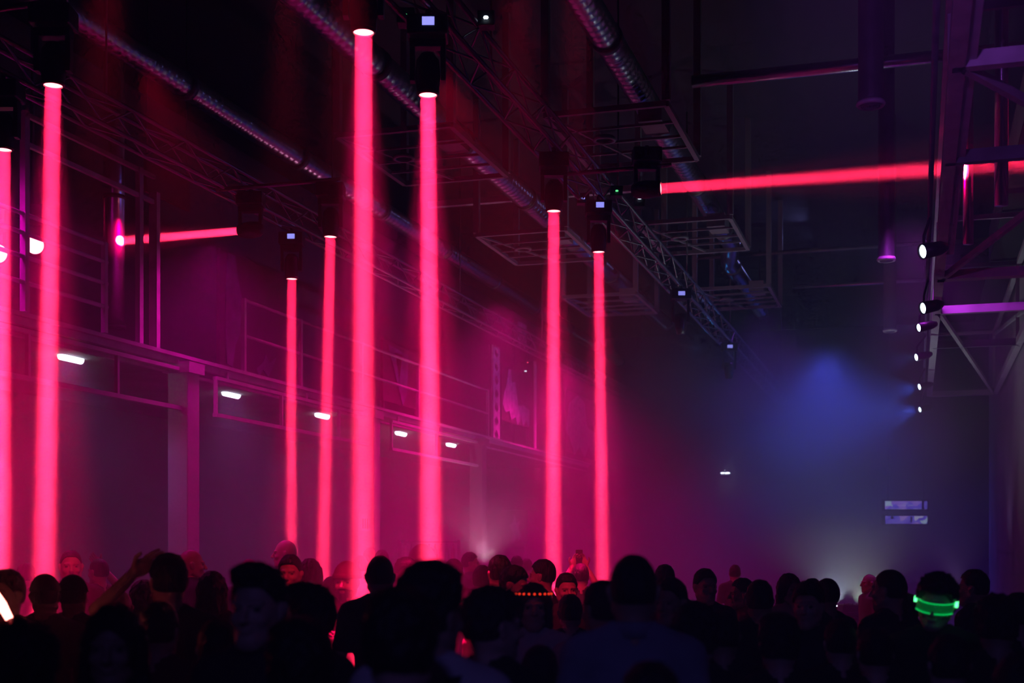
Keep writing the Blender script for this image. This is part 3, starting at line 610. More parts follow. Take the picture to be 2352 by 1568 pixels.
# ------------------------------------------------------------------ people: signed-distance bodies, meshed with surface nets
def surface_nets(f, lo, hi, h):
    nx, ny, nz = [max(3, int(math.ceil((b-a)/h))+1) for a, b in zip(lo, hi)]
    xs = lo[0]+h*np.arange(nx, dtype=np.float32); ys = lo[1]+h*np.arange(ny, dtype=np.float32); zs_ = lo[2]+h*np.arange(nz, dtype=np.float32)
    X, Y, Z = np.meshgrid(xs, ys, zs_, indexing='ij')
    D = f(X, Y, Z).astype(np.float32)
    s = D < 0
    acc = np.zeros((nx-1, ny-1, nz-1, 3), np.float32); cnt = np.zeros((nx-1, ny-1, nz-1), np.float32)
    base = [np.array(v) for v in ((0, 0, 0), (1, 0, 0), (0, 1, 0), (0, 0, 1), (1, 1, 0), (1, 0, 1), (0, 1, 1), (1, 1, 1))]
    def sl(c): return (slice(c[0], nx-1+c[0]), slice(c[1], ny-1+c[1]), slice(c[2], nz-1+c[2]))
    for a in base:
        for ax in range(3):
            if a[ax]: continue
            b = a.copy(); b[ax] = 1
            da, db = D[sl(a)], D[sl(b)]; m = (da < 0) != (db < 0)
            t = np.where(m, da/np.where(m, da-db, 1), 0)
            for k in range(3): acc[..., k] += np.where(m, a[k]+(t if k == ax else 0), 0)
            cnt += m
    act = cnt > 0; idx = -np.ones(act.shape, np.int64); idx[act] = np.arange(act.sum())
    ii, jj, kk = np.nonzero(act)
    V = acc[act]/cnt[act][:, None]; V[:, 0] += ii; V[:, 1] += jj; V[:, 2] += kk
    V = V*h+np.array(lo, np.float32)
    Q = []
    for ax in range(3):
        o1, o2 = [(1, 2), (2, 0), (0, 1)][ax]
        sh = [nx, ny, nz]; sa = [slice(1, n-1) for n in sh]; sa[ax] = slice(0, sh[ax]-1); sb = list(sa); sb[ax] = slice(1, sh[ax])
        a, b = s[tuple(sa)], s[tuple(sb)]; cr = a != b; p = np.argwhere(cr)
        p[:, o1] += 1; p[:, o2] += 1
        def g(d1, d2):
            q = p.copy(); q[:, o1] += d1; q[:, o2] += d2; return idx[q[:, 0], q[:, 1], q[:, 2]]
        q = np.stack([g(-1, -1), g(0, -1), g(0, 0), g(-1, 0)], 1); fl = ~a[cr]
        q[fl] = q[fl][:, ::-1]; Q.append(q)
    Q = np.concatenate(Q); Q = Q[(Q >= 0).all(1)]
    return V, Q
def v3(p): return np.array(p, np.float32)
def cone(P, a, b, ra, rb):
    a, b = v3(a), v3(b); ab = b-a; L2 = float(ab@ab)
    t = np.clip(((P[0]-a[0])*ab[0]+(P[1]-a[1])*ab[1]+(P[2]-a[2])*ab[2])/max(L2, 1e-9), 0, 1)
    return np.sqrt((P[0]-a[0]-ab[0]*t)**2+(P[1]-a[1]-ab[1]*t)**2+(P[2]-a[2]-ab[2]*t)**2)-(ra+(rb-ra)*t)
def ell(P, c, r):
    k0 = np.sqrt(((P[0]-c[0])/r[0])**2+((P[1]-c[1])/r[1])**2+((P[2]-c[2])/r[2])**2)
    k1 = np.sqrt(((P[0]-c[0])/r[0]**2)**2+((P[1]-c[1])/r[1]**2)**2+((P[2]-c[2])/r[2]**2)**2)
    return k0*(k0-1)/np.maximum(k1, 1e-6)
def smin(a, b, k):
    h = np.clip(.5+.5*(b-a)/k, 0, 1); return b+(a-b)*h-k*h*(1-h)
def smax(a, b, k): return -smin(-a, -b, k)
def wob(P, s, ph=0.0): return np.sin(P[0]*s+ph)*np.sin(P[1]*s*1.13+ph*2+1)*np.sin(P[2]*s*.9+ph*3)
# head, pivot at the top of the neck, face towards +Y
def f_head(P, fem=0.0):
    d = ell(P, (0, -.008, .092), (.076, .097, .104))
    d = smin(d, ell(P, (0, .028, .03), (.058-.004*fem, .066, .080)), .03)
    d = smin(d, cone(P, (0, .070, -.022), (0, .066, -.03), .024-.003*fem, .022), .03)
    for s in (-1, 1):
        d = smin(d, cone(P, (s*.056, .0, .015), (s*.02, .066, -.030), .018, .018), .03)
        d = smin(d, ell(P, (s*.040, .070, .045), (.020, .018, .016)), .02)
        d = smax(d, -ell(P, (s*.032, .103, .078), (.020, .018, .013)), .012)
        d = smin(d, ell(P, (s*.032, .079, .077), (.0125, .0125, .0115)), .003)
        d = smin(d, cone(P, (s*.012, .094, .096), (s*.05, .078, .097), .009-.002*fem, .006), .010)
        e = smin(ell(P, (s*.079, -.004, .068), (.008, .019, .032)), ell(P, (s*.085, -.012, .078), (.010, .014, .020)), .006)
        d = smin(d, e, .006)
    d = smin(d, cone(P, (0, .093, .085), (0, .117, .045), .009, .0125), .010)
    for s in (-1, 1): d = smin(d, ell(P, (s*.012, .106, .041), (.008, .009, .007)), .005)
    d = smin(d, ell(P, (0, .095, .017), (.024, .010, .0055)), .004)
    d = smin(d, ell(P, (0, .093, .007), (.021, .011, .0065)), .004)
    d = smin(d, cone(P, (0, -.015, .03), (0, -.032, -.13), .052-.008*fem, .058-.008*fem), .03)
    return d
def skull(P, t): return np.minimum(ell(P, (0, -.008, .092), (.076+t, .097+t, .104+t)), 9)
def face_cut(P, top=.135, slope=.35):      # keeps the region of hair: everything behind / above the hairline
    return smax(-(P[2]-top+(P[1]-.05)*-0.0)-0.0, (P[1]-.045), .02) if False else np.minimum(-(P[2]-top-(.09-P[1])*slope*-1.0), 9)
def f_hair(P, style, seed):
    n = wob(P, 95, seed)*.0035+wob(P, 210, seed*1.7)*.0018
    # hairline plane: front high, falling to the nape
    line = P[2]-(.030+.115*np.clip((P[1]+.035)/.10, 0, 1)**1.3)
    ear = ell(P, (.085, .012, .06), (.03, .026, .045)); ear2 = ell(P, (-.085, .012, .06), (.03, .026, .045))
    lift = np.clip((P[2]-.10)/.10, 0, 1)
    if style == 'short':
        d = skull(P, .009)-.010*lift+n
    elif style == 'buzz':
        d = skull(P, .0045)-.002*lift+n*.4
    elif style == 'quiff':
        d = smin(skull(P, .010)-.012*lift, ell(P, (.008, .045, .190), (.065, .055, .032)), .03)+n*2
    elif style == 'fringe':
        d = smin(skull(P, .014)-.014*lift, ell(P, (.0, .075, .160), (.066, .035, .034)), .02)+n*1.8
    elif style == 'curly':
        d = skull(P, .022)-.016*lift+wob(P, 120, seed)*.010+wob(P, 70, seed+2)*.008
    elif style == 'tousled':
        d = smin(skull(P, .018)-.020*lift, ell(P, (-.01, .02, .200), (.070, .075, .030)), .03)+wob(P, 80, seed)*.007+n
    elif style == 'bun':
        d = smin(skull(P, .010)+n, ell(P, (0, -.075, .190), (.036, .036, .034)), .012)+n
    elif style in ('long', 'bob'):
        zl = -.20 if style == 'long' else -.06
        d = skull(P, .018)
        for s in (-1, 1): d = smin(d, cone(P, (s*.070, -.015, .09), (s*.085, -.005, zl), .034, .030), .03)
        d = smin(d, cone(P, (0, -.07, .08), (0, -.085, zl), .05, .045), .04)
        d = smin(d, cone(P, (.04, -.06, .0), (.05, -.065, zl), .045, .04), .04); d = smin(d, cone(P, (-.04, -.06, .0), (-.05, -.065, zl), .045, .04), .04)
        d = d+n*1.5+np.sin(P[0]*230+seed)*.0015
        face = ell(P, (0, .085, .048), (.060, .085, .090))
        inner = cone(P, (0, .05, .02), (0, .07, zl-.1), .058, .07)
        d = smax(d, -face, .006); d = smax(d, -inner, .006)
        return smax(d, -(f_head(P, 1)+.002), .002)
    else:
        d = skull(P, .008)+n
    d = smax(d, -line, .010)
    d = smax(d, -ear, .004); d = smax(d, -ear2, .004)
    return d
def f_cap(P):       # baseball cap dome
    d = np.abs(ell(P, (0, -.008, .095), (.086, .108, .116)))-.004
    return smax(d, -(P[2]-.108), .004)
def f_brim(P):
    d = np.abs(ell(P, (0, .07, .060), (.082, .12, .055)))-.003
    return smax(smax(d, -(P[2]-.098), .004), -(P[1]-.085), .006)
def f_beanie(P):
    d = np.abs(ell(P, (0, -.010, .100), (.090, .110, .122)))-.006+np.sin(np.arctan2(P[0], P[1])*60)*.0012
    d = smax(d, -(P[2]-.105), .005)
    cuff = smax(np.abs(ell(P, (0, -.010, .100), (.096, .116, .128)))-.006, np.abs(P[2]-.118)-.016, .005)
    return smin(d, cuff, .006)
def f_hood(P):
    d = np.abs(ell(P, (0, -.03, .085), (.105, .125, .145)))-.007
    d = smin(d, np.abs(ell(P, (0, -.04, -.02), (.125, .13, .12)))-.007, .03)
    d = smax(d, -ell(P, (0, .12, .06), (.075, .09, .11)), .01)
    return d+wob(P, 40, 3)*.003
def f_beard(P):
    d = smin(ell(P, (0, .036, .005), (.064, .070, .066)), cone(P, (0, .072, -.03), (0, .078, -.045), .030, .024), .02)+wob(P, 160, 1)*.0022
    d = smax(d, P[2]-(.038+.5*np.maximum(-(P[1]-.05), 0)), .006)
    d = smax(d, -(P[1]+.005), .005); d = smax(d, -ell(P, (0, .105, .011), (.026, .02, .011)), .004)
    d = smax(d, -ell(P, (0, .12, .05), (.035, .05, .022)), .004)
    return d
# arms: (elbow, wrist, finger direction, palm normal, curl) per side; x is mirrored for the left arm
POSES = {
    'down': (((.245, -.03, 1.13), (.255, .04, .88), (0, .15, -1), (-1, 0, 0), .35),)*2,
    'bent': (((.25, -.01, 1.14), (.15, .21, 1.14), (-.55, .8, .25), (.1, .3, -1), .45),)*2,
    'clasp': (((.24, -.02, 1.13), (.075, .23, 1.20), (-.75, .35, .55), (-.2, -1, 0), .5),)*2,
    'phone': (((.20, .27, 1.50), (.075, .33, 1.725), (-.40, .0, .92), (-.2, -1, 0), .55),)*2,
    'salute': (((.30, .06, 1.50), (.125, .12, 1.70), (-.75, -.1, .55), (0, -1, -.3), .25), ((.245, -.03, 1.13), (.255, .04, .88), (0, .15, -1), (-1, 0, 0), .35)),
    'salute_left': (((.245, -.03, 1.13), (.255, .04, .88), (0, .15, -1), (-1, 0, 0), .35), ((.31, .04, 1.50), (.14, .10, 1.67), (-.75, -.1, .55), (0, -1, -.3), .25)),
    'raise': (((.26, .12, 1.58), (.20, .16, 1.83), (-.1, .05, 1), (0, 1, 0), .5), ((.245, -.03, 1.13), (.255, .04, .88), (0, .15, -1), (-1, 0, 0), .35)),
}
def arm_pts(pose, side):
    e, wr, f, n, c = POSES[pose][0 if side > 0 else 1]
    m = lambda p: v3((p[0]*side, p[1], p[2]))
    return m((.185, -.02, 1.405)), m(e), m(wr), m(f), m(n), c
def f_torso(P, pose, grow=0.0, parts='all', fem=0.0):
    d = ell(P, (0, -.01, 1.27), (.158-.015*fem, .108, .215))
    d = smin(d, cone(P, (-.145+.012*fem, -.02, 1.405), (.145-.012*fem, -.02, 1.405), .058, .058), .05)
    for s in (-1, 1): d = smin(d, cone(P, (s*.035, -.03, 1.485), (s*.15, -.022, 1.425), .045, .045), .05)
    d = smin(d, ell(P, (0, 0, 1.07), (.142-.012*fem, .10, .17)), .05)
    d = smin(d, ell(P, (0, -.005, .94), (.158, .108, .12)), .05)
    if fem:
        for s in (-1, 1): d = smin(d, ell(P, (s*.07, .075, 1.27), (.06, .055, .06)), .03)
    for s in (-1, 1):
        sh, el, wr, f, n, c = arm_pts(pose, s)
        d = smin(d, cone(P, sh, el, .052, .040), .035)
        if parts in ('all', 'sleeves'):
            d = smin(d, cone(P, el, el+(wr-el)*(.5 if parts == 'all' else .92), .040, .034), .015)
    if parts == 'all':
        d = smin(d, cone(P, (0, -.015, 1.58), (0, -.03, 1.44), .052-.006*fem, .060-.006*fem), .03)
        for s in (-1, 1):
            d = smin(d, cone(P, (s*.085, 0, .90), (s*.092, .005, .50), .083, .055), .04)
            d = smin(d, cone(P, (s*.092, .005, .50), (s*.098, -.02, .09), .053, .038), .02)
            d = smin(d, cone(P, (s*.098, -.02, .055), (s*.105, .15, .035), .040, .030), .02)
    return d-grow
def f_arm(P, pose, side):
    sh, el, wr, f, n, c = arm_pts(pose, side)
    f = f/np.linalg.norm(f); n = n-f*(n@f); n = n/np.linalg.norm(n); t = np.cross(f, n)
    # thumb side: towards the body front when the palm faces in
    t = t*(1 if side > 0 else -1)
    if pose in ('down',): t = t if t[1] > 0 else -t
    elif pose in ('phone', 'clasp', 'raise'): t = t if (t[1] < 0 or t[2] > 0) else -t
    d = cone(P, el, wr, .040, .026)
    pc = wr+f*.05
    q = [P[0]-pc[0], P[1]-pc[1], P[2]-pc[2]]
    L = lambda v: q[0]*v[0]+q[1]*v[1]+q[2]*v[2]
    a, b, e = L(f), L(t), L(n)
    k0 = np.sqrt((a/.056)**2+(b/.042)**2+(e/.017)**2); k1 = np.sqrt((a/.056**2)**2+(b/.042**2)**2+(e/.017**2)**2)
    d = smin(d, k0*(k0-1)/np.maximum(k1, 1e-6), .018)
    for off, ln in ((.030, .070), (.010, .078), (-.011, .072), (-.031, .058)):
        p = wr+f*.088+t*off; dv = f.copy(); ang = 0
        for sgm, fr in ((0, .45), (1, .32), (2, .25)):
            ang += c*(.5 if sgm == 0 else 1.0)
            dv = f*math.cos(ang)+n*math.sin(ang)
            p2 = p+dv*ln*fr*1.08; d = smin(d, cone(P, p, p2, .0088-.0007*sgm, .0082-.0007*sgm), .0025); p = p2
    p = wr+f*.025+t*.030+n*.004; dv = f*.62+t*.72+n*.30; dv = dv/np.linalg.norm(dv); p2 = p+dv*.045
    d = smin(d, cone(P, p, p2, .0135, .0105), .010)
    dv = f*.85+t*.25+n*.45; dv = dv/np.linalg.norm(dv); d = smin(d, cone(P, p2, p2+dv*.032, .0100, .0085), .004)
    return d
_cache = {}
def cached(key, fn):
    if key not in _cache: _cache[key] = fn()
    return _cache[key]
def net(key, f, lo, hi, h): return cached(key, lambda: surface_nets(lambda X, Y, Z: f((X, Y, Z)), lo, hi, h))
def rotm(yaw, pitch, roll):
    return np.array(Matrix.Rotation(yaw, 3, 'Z') @ Matrix.Rotation(pitch, 3, 'X') @ Matrix.Rotation(roll, 3, 'Y'), np.float32)
PIV = v3((0, -.012, 1.553))
def np_mesh(name, V, Q, mats, mi=None):
    me = bpy.data.meshes.new(name); me.vertices.add(len(V)); me.vertices.foreach_set('co', V.astype(np.float32).ravel())
    me.loops.add(len(Q)*4); me.polygons.add(len(Q)); me.loops.foreach_set('vertex_index', Q.astype(np.int32).ravel())
    me.polygons.foreach_set('loop_start', np.arange(0, len(Q)*4, 4, dtype=np.int32))
    try: me.polygons.foreach_set('loop_total', np.full(len(Q), 4, np.int32))
    except Exception: pass
    me.polygons.foreach_set('use_smooth', np.ones(len(Q), bool))
    for m in mats: me.materials.append(M[m])
    if mi is not None: me.polygons.foreach_set('material_index', mi.astype(np.int32))
    me.update(calc_edges=True); me.validate(); return me
def arm_box(pose, s):
    sh, el, wr, f, n, c = arm_pts(pose, s); p = np.stack([el, wr, wr+f/np.linalg.norm(f)*.2]); return p.min(0)-.07, p.max(0)+.07
def body_mesh(pose, fem, hy, hp, hr, skin, near):
    def mk():
        h0 = .014; hh = .0048 if near else .006; ha = .0048 if near else .006
        V0, Q0 = net(('t', pose, fem), lambda P: f_torso(P, pose, 0, 'all', fem), (-.55, -.25, -.02), (.55, .60 if pose == 'phone' else .45, 1.95), h0)
        V1, Q1 = net(('h', fem, near), lambda P: f_head(P, fem), (-.11, -.12, -.10), (.11, .14, .21), hh)
        ce = ((V1[:, None, 0]-np.array([[-.032, .032]]))**2+(V1[:, None, 1]-.081)**2+(V1[:, None, 2]-.077)**2).min(1)
        eye = (ce[Q1].max(1) < .0125**2) & (V1[Q1].mean(1)[:, 1] > .080)
        w_ = np.clip((V1[:, 2]+.06)/.08, 0, 1)[:, None]; R = rotm(hy, hp, hr)
        V1r = V1@R.T*w_+V1@rotm(hy*.3, hp*.3, 0).T*(1-w_)+PIV
        Vs, Qs, mi, n = [V0, V1r], [Q0, Q1+len(V0)], [np.zeros(len(Q0)), eye.astype(float)], len(V0)+len(V1)
        for s in (1, -1):
            lo, hi = arm_box(pose, s); V2, Q2 = net(('a', pose, s, near), lambda P: f_arm(P, pose, s), lo, hi, ha)
            Vs.append(V2); Qs.append(Q2+n); mi.append(np.zeros(len(Q2))); n += len(V2)
        return np_mesh('person_body', np.concatenate(Vs), np.concatenate(Qs), [skin, 'eye'], np.concatenate(mi))
    return cached(('body', pose, fem, hy, hp, hr, skin, near), mk)
def child(name, me, parent, mat_w=None):
    o = bpy.data.objects.new(name, me); C.objects.link(o); o.parent = parent
    if mat_w is not None: o.matrix_local = mat_w
    return o
def shirt_mesh(pose, fem, sl, m):
    def mk():
        def f(P):
            d = f_torso(P, pose, .012, 'sleeves' if sl == 'long' else 'short', fem)
            d = d+wob(P, 26, .7)*.004+wob(P, 55, 2)*.0015
            d = smax(d, -(P[2]-.86), .01)
            nk = cone(P, (0, -.02, 1.75), (0, -.032, 1.46), .062, .060); d = smax(d, -nk, .008)
            if sl == 'short':
                for s in (-1, 1):
                    sh, el, wr, _, _, _ = arm_pts(pose, s); ax = (el-sh)/np.linalg.norm(el-sh)
                    cut = (P[0]-el[0])*ax[0]+(P[1]-el[1])*ax[1]+(P[2]-el[2])*ax[2]
                    near = cone(P, sh, el+ax*.1, .075, .075)
                    d = np.where(near < 0, smax(d, cut+.06, .006), d)
            return d
        V, Q = surface_nets(lambda X, Y, Z: f((X, Y, Z)), (-.50, -.20, .82), (.50, .50, 1.80 if pose in ('phone', 'salute', 'salute_left', 'raise') else 1.56), .012)
        return V, Q
    V, Q = cached(('shirtg', pose, fem, sl), mk)
    return cached(('shirt', pose, fem, sl, m), lambda: np_mesh('shirt', V, Q, [m]))
def trousers_mesh(m):
    def mk():
        def f(P):
            d = ell(P, (0, -.005, .94), (.168, .118, .12))
            for s in (-1, 1):
                d = smin(d, cone(P, (s*.085, 0, .90), (s*.094, .005, .50), .093, .070), .04); d = smin(d, cone(P, (s*.094, .005, .50), (s*.10, -.02, .07), .070, .058), .02)
            return smax(smax(d, P[2]-.98, .01), -(P[2]-.06), .01)+wob(P, 22, 1)*.004
        return surface_nets(lambda X, Y, Z: f((X, Y, Z)), (-.26, -.2, .03), (.26, .2, 1.02), .018)
    V, Q = cached('trg', mk); return cached(('tr', m), lambda: np_mesh('trousers', V, Q, [m]))
def shoe_mesh(s):
    def mk():
        f = lambda P: smax(smin(cone(P, (s*.098, -.03, .05), (s*.106, .16, .04), .052, .042), cone(P, (s*.098, -.02, .06), (s*.098, -.02, .1), .05, .048), .02), -(P[2]-.004), .006)
        V, Q = surface_nets(lambda X, Y, Z: f((X, Y, Z)), (s*.1-.08, -.11, -.01), (s*.1+.08, .23, .17), .012); return np_mesh('shoe', V, Q, ['cloth_black'])
    return cached(('shoe', s), mk)
SK = ('skin_fair', 'skin_tan', 'skin_fair', 'skin_deep')
people = []
def person(px, top, hwpx, a, label, hair='short', hc='hair_black', shirt='cloth_black', sl='short', pose='down', turn=0, pitch=0, roll=0, fem=0, extra=(), skin=None, d=None, group=None, hs=1.0, near=None):
    wreal = {'curly': .20, 'tousled': .195, 'long': .21, 'bob': .20, 'cap': .178, 'beanie': .19, 'hood': .22, 'bald': .155, 'buzz': .162}.get(hair, .175)
    if abs(math.sin(math.radians(a+turn))) > .7: wreal += .03
    d = d or F*wreal/hwpx
    p = at(px, top, d); extra_h = {'curly': .03, 'tousled': .035, 'quiff': .03, 'fringe': .02, 'bald': 0, 'buzz': .005, 'beanie': .025, 'cap': .016, 'hood': .025, 'bun': .02}.get(hair, .018)
    H_ = p.z; sc = H_/(1.75+extra_h); sc = min(max(sc, .80), 1.13)
    az = YAW-math.radians(a)
    R = rotm(math.radians(-turn), math.radians(pitch), math.radians(roll))
    # place the head, not the feet, on the sight line
    hd = R@v3((0, -.008, .19))+PIV
    off = Matrix.Rotation(az, 3, 'Z') @ Vector((float(hd[0]), float(hd[1]), 0))*sc
    skin = skin or SK[len(people) % 3]; near = (hwpx > 70) if near is None else near
    o = bpy.data.objects.new('person', body_mesh(pose, fem, math.radians(-turn), math.radians(pitch), math.radians(roll), skin, near)); C.objects.link(o)
    o.location = (p.x-off.x, p.y-off.y, 0); o.rotation_euler = (0, 0, az); o.scale = (sc, sc, sc)
    tag(o, label, 'person', group)
    Mh = Matrix.Translation(Vector(PIV)) @ Matrix([list(map(float, r))+[0] for r in R]+[[0, 0, 0, 1]])
    HB = ((-.16, -.20, -.30), (.16, .15, .27))
    def hm(nm, f, key, m, lo=HB[0], hi=HB[1], h=.006): 
        V, Q = net(('acc',)+key, f, lo, hi, h); return child(nm, cached(('accm', m)+key, lambda: np_mesh(nm, V, Q, [m])), o, Mh)
    seed = len(people) % 3
    lo_ = (-.13, -.16, -.02) if hair not in ('long', 'bob') else (-.15, -.17, -.28)
    if hair == 'cap':
        hm('hair', lambda P: f_hair(P, 'buzz', 0), ('hair', 'buzz', 0), hc, (-.12, -.13, -.02), (.12, .12, .22), .006)
        c_ = hm('cap', f_cap, ('cap',), shirt if 'cap_m' not in extra else 'cloth_black', (-.12, -.14, .08), (.12, .14, .23), .005)
        b_ = hm('brim', f_brim, ('brim',), 'cloth_black', (-.10, .07, .08), (.10, .21, .13), .004)
    elif hair == 'beanie': hm('beanie', f_beanie, ('beanie',), 'cloth_wine', (-.12, -.14, .08), (.12, .13, .25), .005)
    elif hair == 'hood': hm('hood', f_hood, ('hood',), shirt, (-.15, -.2, -.16), (.15, .15, .25), .007)
    elif hair != 'bald': hm('hair', lambda P: f_hair(P, hair, seed), ('hair', hair, seed), hc, lo_, (.15, .14, .26), .006)
    if 'beard' in extra: hm('beard', f_beard, ('beard',), hc, (-.09, -.03, -.10), (.09, .13, .06), .004)
    child('shirt', shirt_mesh(pose, fem, sl, shirt), o); child('trousers', trousers_mesh('denim' if len(people) % 2 else 'cloth_black'), o)
    for s in (-1, 1): child('shoe', shoe_mesh(s), o)
    people.append((o, Mh, sc, d)); return o, Mh
def near_child(nm, mb, m, o, Mh, smooth=True):
    c = mb.build(nm, m, o, smooth); c.matrix_local = Mh; return c
# the crowd, nearest to farthest; px and top are where the crown of each head stands
P_ = person
P_(920, 1350, 168, 5, 'near person seen from behind, broad black head of hair, lower centre-left', 'tousled', shirt='cloth_black', d=3.3)
quiff = P_(985, 1290, 150, 15, 'near young person with thick quiff, pale shirt and dark strap over the shoulder, back turned', 'tousled', shirt='cloth_white', turn=25, d=3.95)
P_(690, 1420, 170, -10, 'near person low in the crowd wearing glasses pushed up on black hair', 'tousled', shirt='cloth_black', d=3.55)
P_(50, 1430, 140, 0, 'near dark-haired person at the bottom left corner, back turned', 'curly', shirt='cloth_black', d=3.4)
P_(262, 1385, 140, 165, 'near person facing back towards us with dark bob hair, lower left', 'bob', hc='hair_black', shirt='cloth_dark', fem=1, turn=10, d=4.0)
P_(1495, 1516, 140, 0, 'black crown of hair at the very bottom in front of the pale shirt', 'short', shirt='cloth_black', d=3.3)
P_(597, 1287, 130, 200, 'tall near person with dark quiff facing back towards us, beside the thinnest beam', 'quiff', shirt='cloth_dark', turn=-5, d=4.3)
P_(1455, 1272, 105, 2, 'tall broad person in a pale collared shirt seen from behind, right of centre', 'buzz', shirt='cloth_blue', sl='long', d=4.75)
P_(1127, 1347, 118, 35, 'person with black fringe turned right, shoulder beside the strap wearer', 'fringe', shirt='cloth_black', turn=25, d=4.6)
P_(1597, 1386, 105, 10, 'dark-haired person low behind the pale shirt wearer, towards the right', 'curly', shirt='cloth_black', d=5.2)
P_(713, 1333, 105, -60, 'dark-haired person in profile facing left under the thin beams', 'quiff', shirt='cloth_dark', turn=-10, d=5.0)
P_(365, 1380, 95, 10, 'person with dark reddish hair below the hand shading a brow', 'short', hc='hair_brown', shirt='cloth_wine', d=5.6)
P_(1225, 1336, 72, 178, 'woman with long hair and a red light-up headband facing us', 'long', hc='hair_brown', shirt='cloth_white', fem=1, d=7.0)
band = people[-1]
P_(1385, 1331, 80, -15, 'person in violet-lit pale shirt, dark hair, just left of the tall collared shirt', 'short', shirt='cloth_pink', turn=-20, d=6.0)
P_(1310, 1363, 60, 0, 'dark head low between the headband woman and the violet-lit shirt', 'short', shirt='cloth_black', fem=1, d=8.4)
P_(388, 1268, 80, -25, 'dark-haired person at left raising one hand to the brow', 'short', shirt='cloth_dark', pose='salute_left', turn=-10, d=6.5)
salute = people[-1]
P_(1542, 1325, 78, 215, 'dark-haired person facing left, cheek lit red, just right of the tall collared shirt', 'short', shirt='cloth_dark', turn=0, d=7.0)
P_(1857, 1335, 74, 205, 'person with swept fringe facing left in front of two heads at right', 'fringe', shirt='cloth_dark', d=7.2)
visor = P_(2157, 1315, 88, 205, 'person wearing a glowing green visor with curly dark hair at right', 'curly', shirt='cloth_black', pitch=-10, roll=-8, d=6.4)
P_(2290, 1366, 84, 10, 'dark head low at the right edge beside the green visor wearer', 'curly', shirt='cloth_black', d=5.8)
P_(2338, 1359, 70, -5, 'dark head cut by the right edge of the crowd', 'short', shirt='cloth_black', d=7.1)
P_(2345, 1500, 110, -20, 'near person at the bottom right corner with a dim blue shoulder', 'short', shirt='cloth_blue', d=3.9)
P_(1745, 1330, 66, 5, 'person with a rounded dark crop seen from behind, right of the jacket wearer', 'short', shirt='cloth_black', d=8.0)
P_(1790, 1408, 90, 5, 'dark head low in the crowd under the pair at right', 'tousled', shirt='cloth_black', d=5.5)
P_(2010, 1440, 110, 0, 'dark head low in the crowd beneath the tall person by the white glow', 'short', shirt='cloth_black', d=5.7)
P_(2085, 1362, 52, 10, 'small dark head between the tall person at right and the green visor', 'short', shirt='cloth_black', d=9.0)
P_(2045, 1307, 66, -35, 'tall person with a clipped crop turned left beside the white booth glow', 'buzz', hc='hair_brown', shirt='cloth_dark', turn=-15, d=7.8)
P_(2238, 1306, 54, -50, 'person with a tall forehead facing left behind the green visor wearer', 'short', shirt='cloth_dark', turn=-10, d=9.3)
P_(1900, 1327, 54, -25, 'person with a short crop turned away left, nearest the booth glow', 'buzz', shirt='cloth_dark', d=9.0)
P_(1866, 1327, 44, 0, 'dark head half hidden between the fringe wearer and the cropped head', 'short', shirt='cloth_black', d=11)
P_(1812, 1315, 48, 155, 'woman with long dark hair and a pink-lit top, facing us at right', 'long', hc='hair_black', shirt='cloth_pink', fem=1, turn=5, d=10.5)
P_(1706, 1326, 46, -95, 'person in profile facing left, face lit dull red, beside the rounded crop', 'short', shirt='cloth_wine', d=10.4)
P_(1619, 1304, 52, 165, 'person in a dark jacket facing us, right of the tall collared shirt', 'short', shirt='cloth_dark', sl='long', d=9.6)
P_(1527, 1295, 48, 0, 'dark head behind the red-cheeked person right of the tall shirt', 'short', shirt='cloth_dark', d=11)
P_(1688, 1296, 26, 0, 'faint small head in the haze beyond the jacket wearer', 'short', shirt='cloth_dark', d=19)
P_(1997, 1318, 32, -100, 'pale face in profile washed out by the booth glow', 'bald', shirt='cloth_grey', skin='skin_fair', d=16)
P_(103, 1317, 70, -5, 'left one of two flat-topped caps side by side near the left edge', 'cap', shirt='cloth_dark', d=7.8)
P_(167, 1319, 68, 8, 'right one of two flat-topped caps side by side near the left edge', 'cap', shirt='cloth_black', d=8.1)
P_(16, 1305, 80, 200, 'person at the left edge with dark hair, face lit red from below', 'short', shirt='cloth_wine', d=6.9)
stick = people[-1]
P_(278, 1357, 66, 0, 'bald violet-lit head low at left among dark heads', 'bald', shirt='cloth_dark', skin='skin_fair', d=8.8)
P_(487, 1310, 62, 10, 'dark head left of the tall quiff wearer', 'bob', hc='hair_brown', shirt='cloth_wine', fem=1, d=8.6)
P_(163, 1262, 46, 160, 'far person facing us at left, face bright red', 'buzz', hc='hair_black', shirt='cloth_dark', d=10.6)
P_(228, 1282, 46, -60, 'far person turned away with a red-lit ear, beside the bright red face', 'buzz', hc='hair_brown', shirt='cloth_wine', pose='salute', d=12.5)
P_(438, 1262, 46, 60, 'far bald person facing right before the first pillar', 'bald', shirt='cloth_dark', turn=10, d=11.5)
P_(572, 1283, 40, 0, 'small far head with a red-lit crown left of the bald profile', 'buzz', hc='hair_fair', shirt='cloth_dark', d=13)
P_(657, 1240, 42, -95, 'tall far bald person in profile facing left under the thinnest beam', 'bald', shirt='cloth_grey', d=13.5)
P_(667, 1272, 52, 185, 'person with a low cap of hair facing us, below the bald profile', 'short', shirt='cloth_dark', d=9.8)
P_(712, 1281, 54, 0, 'long-haired person seen from behind between the two thin beams', 'long', hc='hair_brown', shirt='cloth_dark', fem=1, d=10.8)
P_(762, 1323, 50, 0, 'dark head left of the bearded beanie wearer', 'short', shirt='cloth_dark', d=10.3)
P_(797, 1289, 62, 192, 'bearded man in a beanie facing us, hands clasped, lit red', 'beanie', shirt='cloth_wine', pose='clasp', extra=('beard',), skin='skin_fair', d=9.35)
